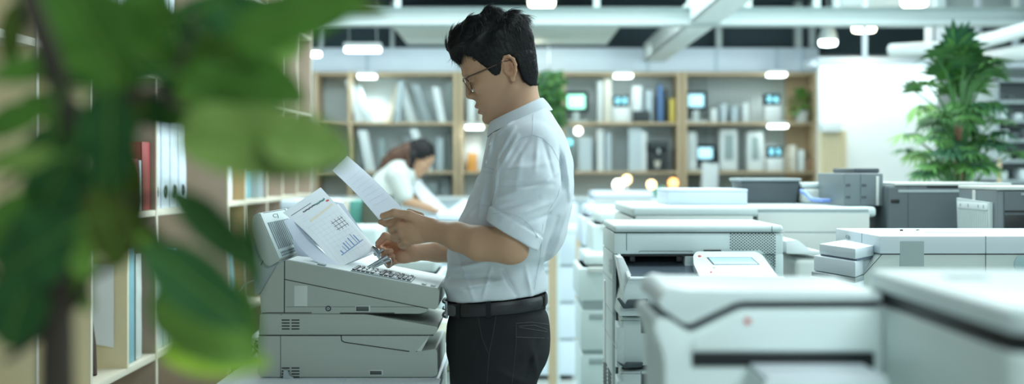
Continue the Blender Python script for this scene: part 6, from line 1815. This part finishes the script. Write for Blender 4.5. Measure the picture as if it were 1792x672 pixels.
# ================================================================== foreground plant
def fg_plant():
    r_ = random.Random(4)
    t = thing('rubber_plant', 'large blurred leafy plant in the left foreground with a dark trunk', 'plant', (Xp(95, 1.12), 1.12, 0))
    bark = mat('dark_bark', (.045, .033, .022), .8, var=.35, vscale=25)
    Y = 1.12
    wood_pts = []
    def pts(l, Y=Y):
        o = [P(a, b, Y + (c[0] if c else 0)) for a, b, *c in l]
        for a, b in zip(o[:-1], o[1:]): wood_pts.extend(a.lerp(b, k / 8) for k in range(9))
        return o
    bx = P(98, 700, Y).x
    obj('plant_pot', MB().lathe([(.12, 0), (.14, .02), (.17, .30), (.18, .33), (.15, .31)], (bx, Y, 0), 32), M_WHITE, t)
    obj('trunk', MB().tube([(bx, Y, .25), (bx + .01, Y, .8)] + pts([(100, 672), (100, 480), (112, 340), (122, 235)]), [.018, .016, .0135, .012, .011, .010], 14), bark, t)
    obj('branch', MB().tube(pts([(122, 240), (98, 130, -.10), (72, 60, -.14), (36, -40, -.16)]), [.010, .0085, .008, .007], 12), bark, t)
    for l, rr in (([(122, 240), (180, 190), (270, 160), (320, 100), (345, 20, .0)], .0042), ([(105, 560), (150, 505), (165, 440)], .005), ([(95, 560), (50, 600), (10, 630)], .005), ([(118, 250), (40, 300), (0, 330)], .004), ([(112, 330), (190, 350), (300, 348)], .004), ([(95, 590), (30, 540), (-20, 470)], .005), ([(220, 178), (250, 120), (200, 60)], .0035), ([(270, 160), (330, 195), (350, 205)], .0035), ([(165, 480), (250, 430), (310, 450)], .004)):
        obj('branch', MB().tube(pts(l), [rr * (1 - .5 * i / (len(l) - 1)) for i in range(len(l))], 8), bark, t)
    GL = [mat('fg_leaf_dark', (.028, .10, .026), .6, spec=.18, var=.3, vscale=12), mat('fg_leaf_mid', (.068, .175, .024), .6, spec=.18, var=.25, vscale=10),
          mat('fg_leaf_light', (.15, .29, .05), .6, spec=.18, var=.2, vscale=10), mat('fg_leaf_lime', (.36, .56, .045), .6, spec=.2, var=.3, vscale=10),
          mat('fg_leaf_grey', (.165, .26, .062), .6, spec=.18, var=.3, vscale=14), mat('fg_leaf_olive', (.065, .095, .015), .6, spec=.18, var=.2, vscale=10)]
    # each leaf: centre, length, width, screen angle (deg, 0 = tip to the right, positive = tip down), depth, material, face tilt
    L = [(460, 250, 305, 128, 4, 1.06, 4, .3), (420, 150, 210, 100, 8, 1.12, 1, .4), (515, 30, 250, 95, -18, 1.08, 1, .2), (430, 90, 200, 110, -10, 1.18, 2, .3),
         (150, 40, 260, 140, 62, 1.05, 1, .1), (400, 20, 200, 80, -5, 1.16, 0, .2), (60, 118, 170, 62, 172, 1.02, 1, .3), (205, 132, 220, 46, -4, 1.09, 0, .1), (260, 20, 150, 90, 80, 1.20, 1, .3),
         (190, 245, 190, 120, 95, 1.06, 0, .2), (215, 330, 200, 90, 80, 1.14, 5, .3), (85, 345, 210, 110, 120, 1.08, 0, .3), (60, 440, 190, 150, 150, 1.04, 0, .2), (30, 540, 150, 120, 110, 1.10, 0, .3),
         (25, 280, 140, 55, 175, 1.00, 4, .4), (20, 210, 150, 60, 160, 1.15, 1, .2), (378, 405, 230, 66, 44, 1.08, 0, .2), (345, 500, 240, 110, 38, 1.03, 0, .3), (262, 430, 150, 60, 50, 1.15, 5, .2), (275, 455, 110, 40, 60, 1.10, 3, .3),
         (360, 585, 210, 105, 28, 1.05, 2, .3), (375, 625, 190, 70, 5, 1.10, 3, .3), (135, 440, 110, 60, 60, 1.06, 2, .3), (440, 450, 150, 34, 88, 1.16, 0, .2), (150, 350, 130, 90, 70, 1.12, 0, .2), (300, 60, 160, 70, 60, 1.22, 1, .3), (280, 200, 130, 56, 15, 1.18, 0, .2), (530, 12, 260, 44, -4, 1.2, 5, .2), (430, 560, 130, 56, 80, 1.12, 2, .2), (20, 60, 110, 50, 100, 1.2, 5, .3), (95, 190, 120, 60, 200, 1.16, 1, .2), (340, 350, 90, 26, 20, 1.1, 0, .1),
         (230, 70, 220, 120, 40, 1.14, 1, .2), (330, 130, 200, 110, 70, 1.2, 0, .3), (370, 180, 160, 110, 60, 1.17, 2, .3), (470, 140, 150, 80, 30, 1.15, 1, .3), (215, 200, 130, 80, 100, 1.12, 5, .2), (75, 250, 120, 60, 150, 1.1, 0, .3), (600, 8, 160, 44, 5, 1.2, 5, .2), (190, 400, 150, 90, 75, 1.08, 5, .2), (430, 40, 150, 90, 40, 1.12, 0, .2), (400, 225, 150, 90, 15, 1.09, 4, .3), (10, 400, 130, 80, 110, 1.06, 1, .3), (130, 500, 110, 46, 60, 1.12, 2, .3), (300, 560, 120, 70, 60, 1.07, 0, .3), (535, 250, 150, 112, 8, 1.05, 4, .3)]
    for (cx, cy, ln, wd, ang, Yl, mi, tilt) in L:
        a = R(ang); k = Yl / FPX
        d = Vector((math.cos(a), r_.uniform(-.25, .25), -math.sin(a))).normalized()
        Lm = ln * k; Wm = wd * k * 1.02
        c0 = P(cx, cy, Yl) - d * (Lm / 2)
        n = Vector((0, -1, 0)) + Vector((r_.uniform(-.2, .2), 0, tilt)); n = (n - d * n.dot(d)).normalized(); s_ = d.cross(n)
        def f(u, v, c0=c0, d=d, n=n, s_=s_, Lm=Lm, Wm=Wm):
            w_ = (math.sin(PI * min(1, u * .97 + .015)) ** (.62 if Lm < .105 else .45)) * (1 - (.22 if Lm < .105 else .05) * u) * 1.06
            x = (v - .5) * Wm * w_
            ripple = .03 * Wm * math.sin(u * 16) * abs(v - .5) * 2
            return c0 + d * (Lm * u) + s_ * x + n * (-abs(x) * -.18 - .10 * Lm * u * u + ripple)
        lf = obj('leaf', MB().grid(f, 14, 8, .0004), GL[mi], t)
        mid = [f(i / 10, .5) - n * .0006 * -1 for i in range(11)]
        root = min(wood_pts, key=lambda w_: (w_ - c0).length)
        if (root - c0).length > .012:
            sag = root.lerp(c0, .5) + Vector((0, 0, -.12 * (root - c0).length))
            obj('petiole', MB().tube([root, root.lerp(sag, .55).lerp(sag.lerp(c0, .45), .5), c0 + d * .004], [.0017, .0014, .0011], 6), GL[1], lf)
        obj('midrib', MB().tube([c0 - d * .012] + [m_ + n * .0005 for m_ in mid], .0009, 6), GL[2], lf)
fg_plant()
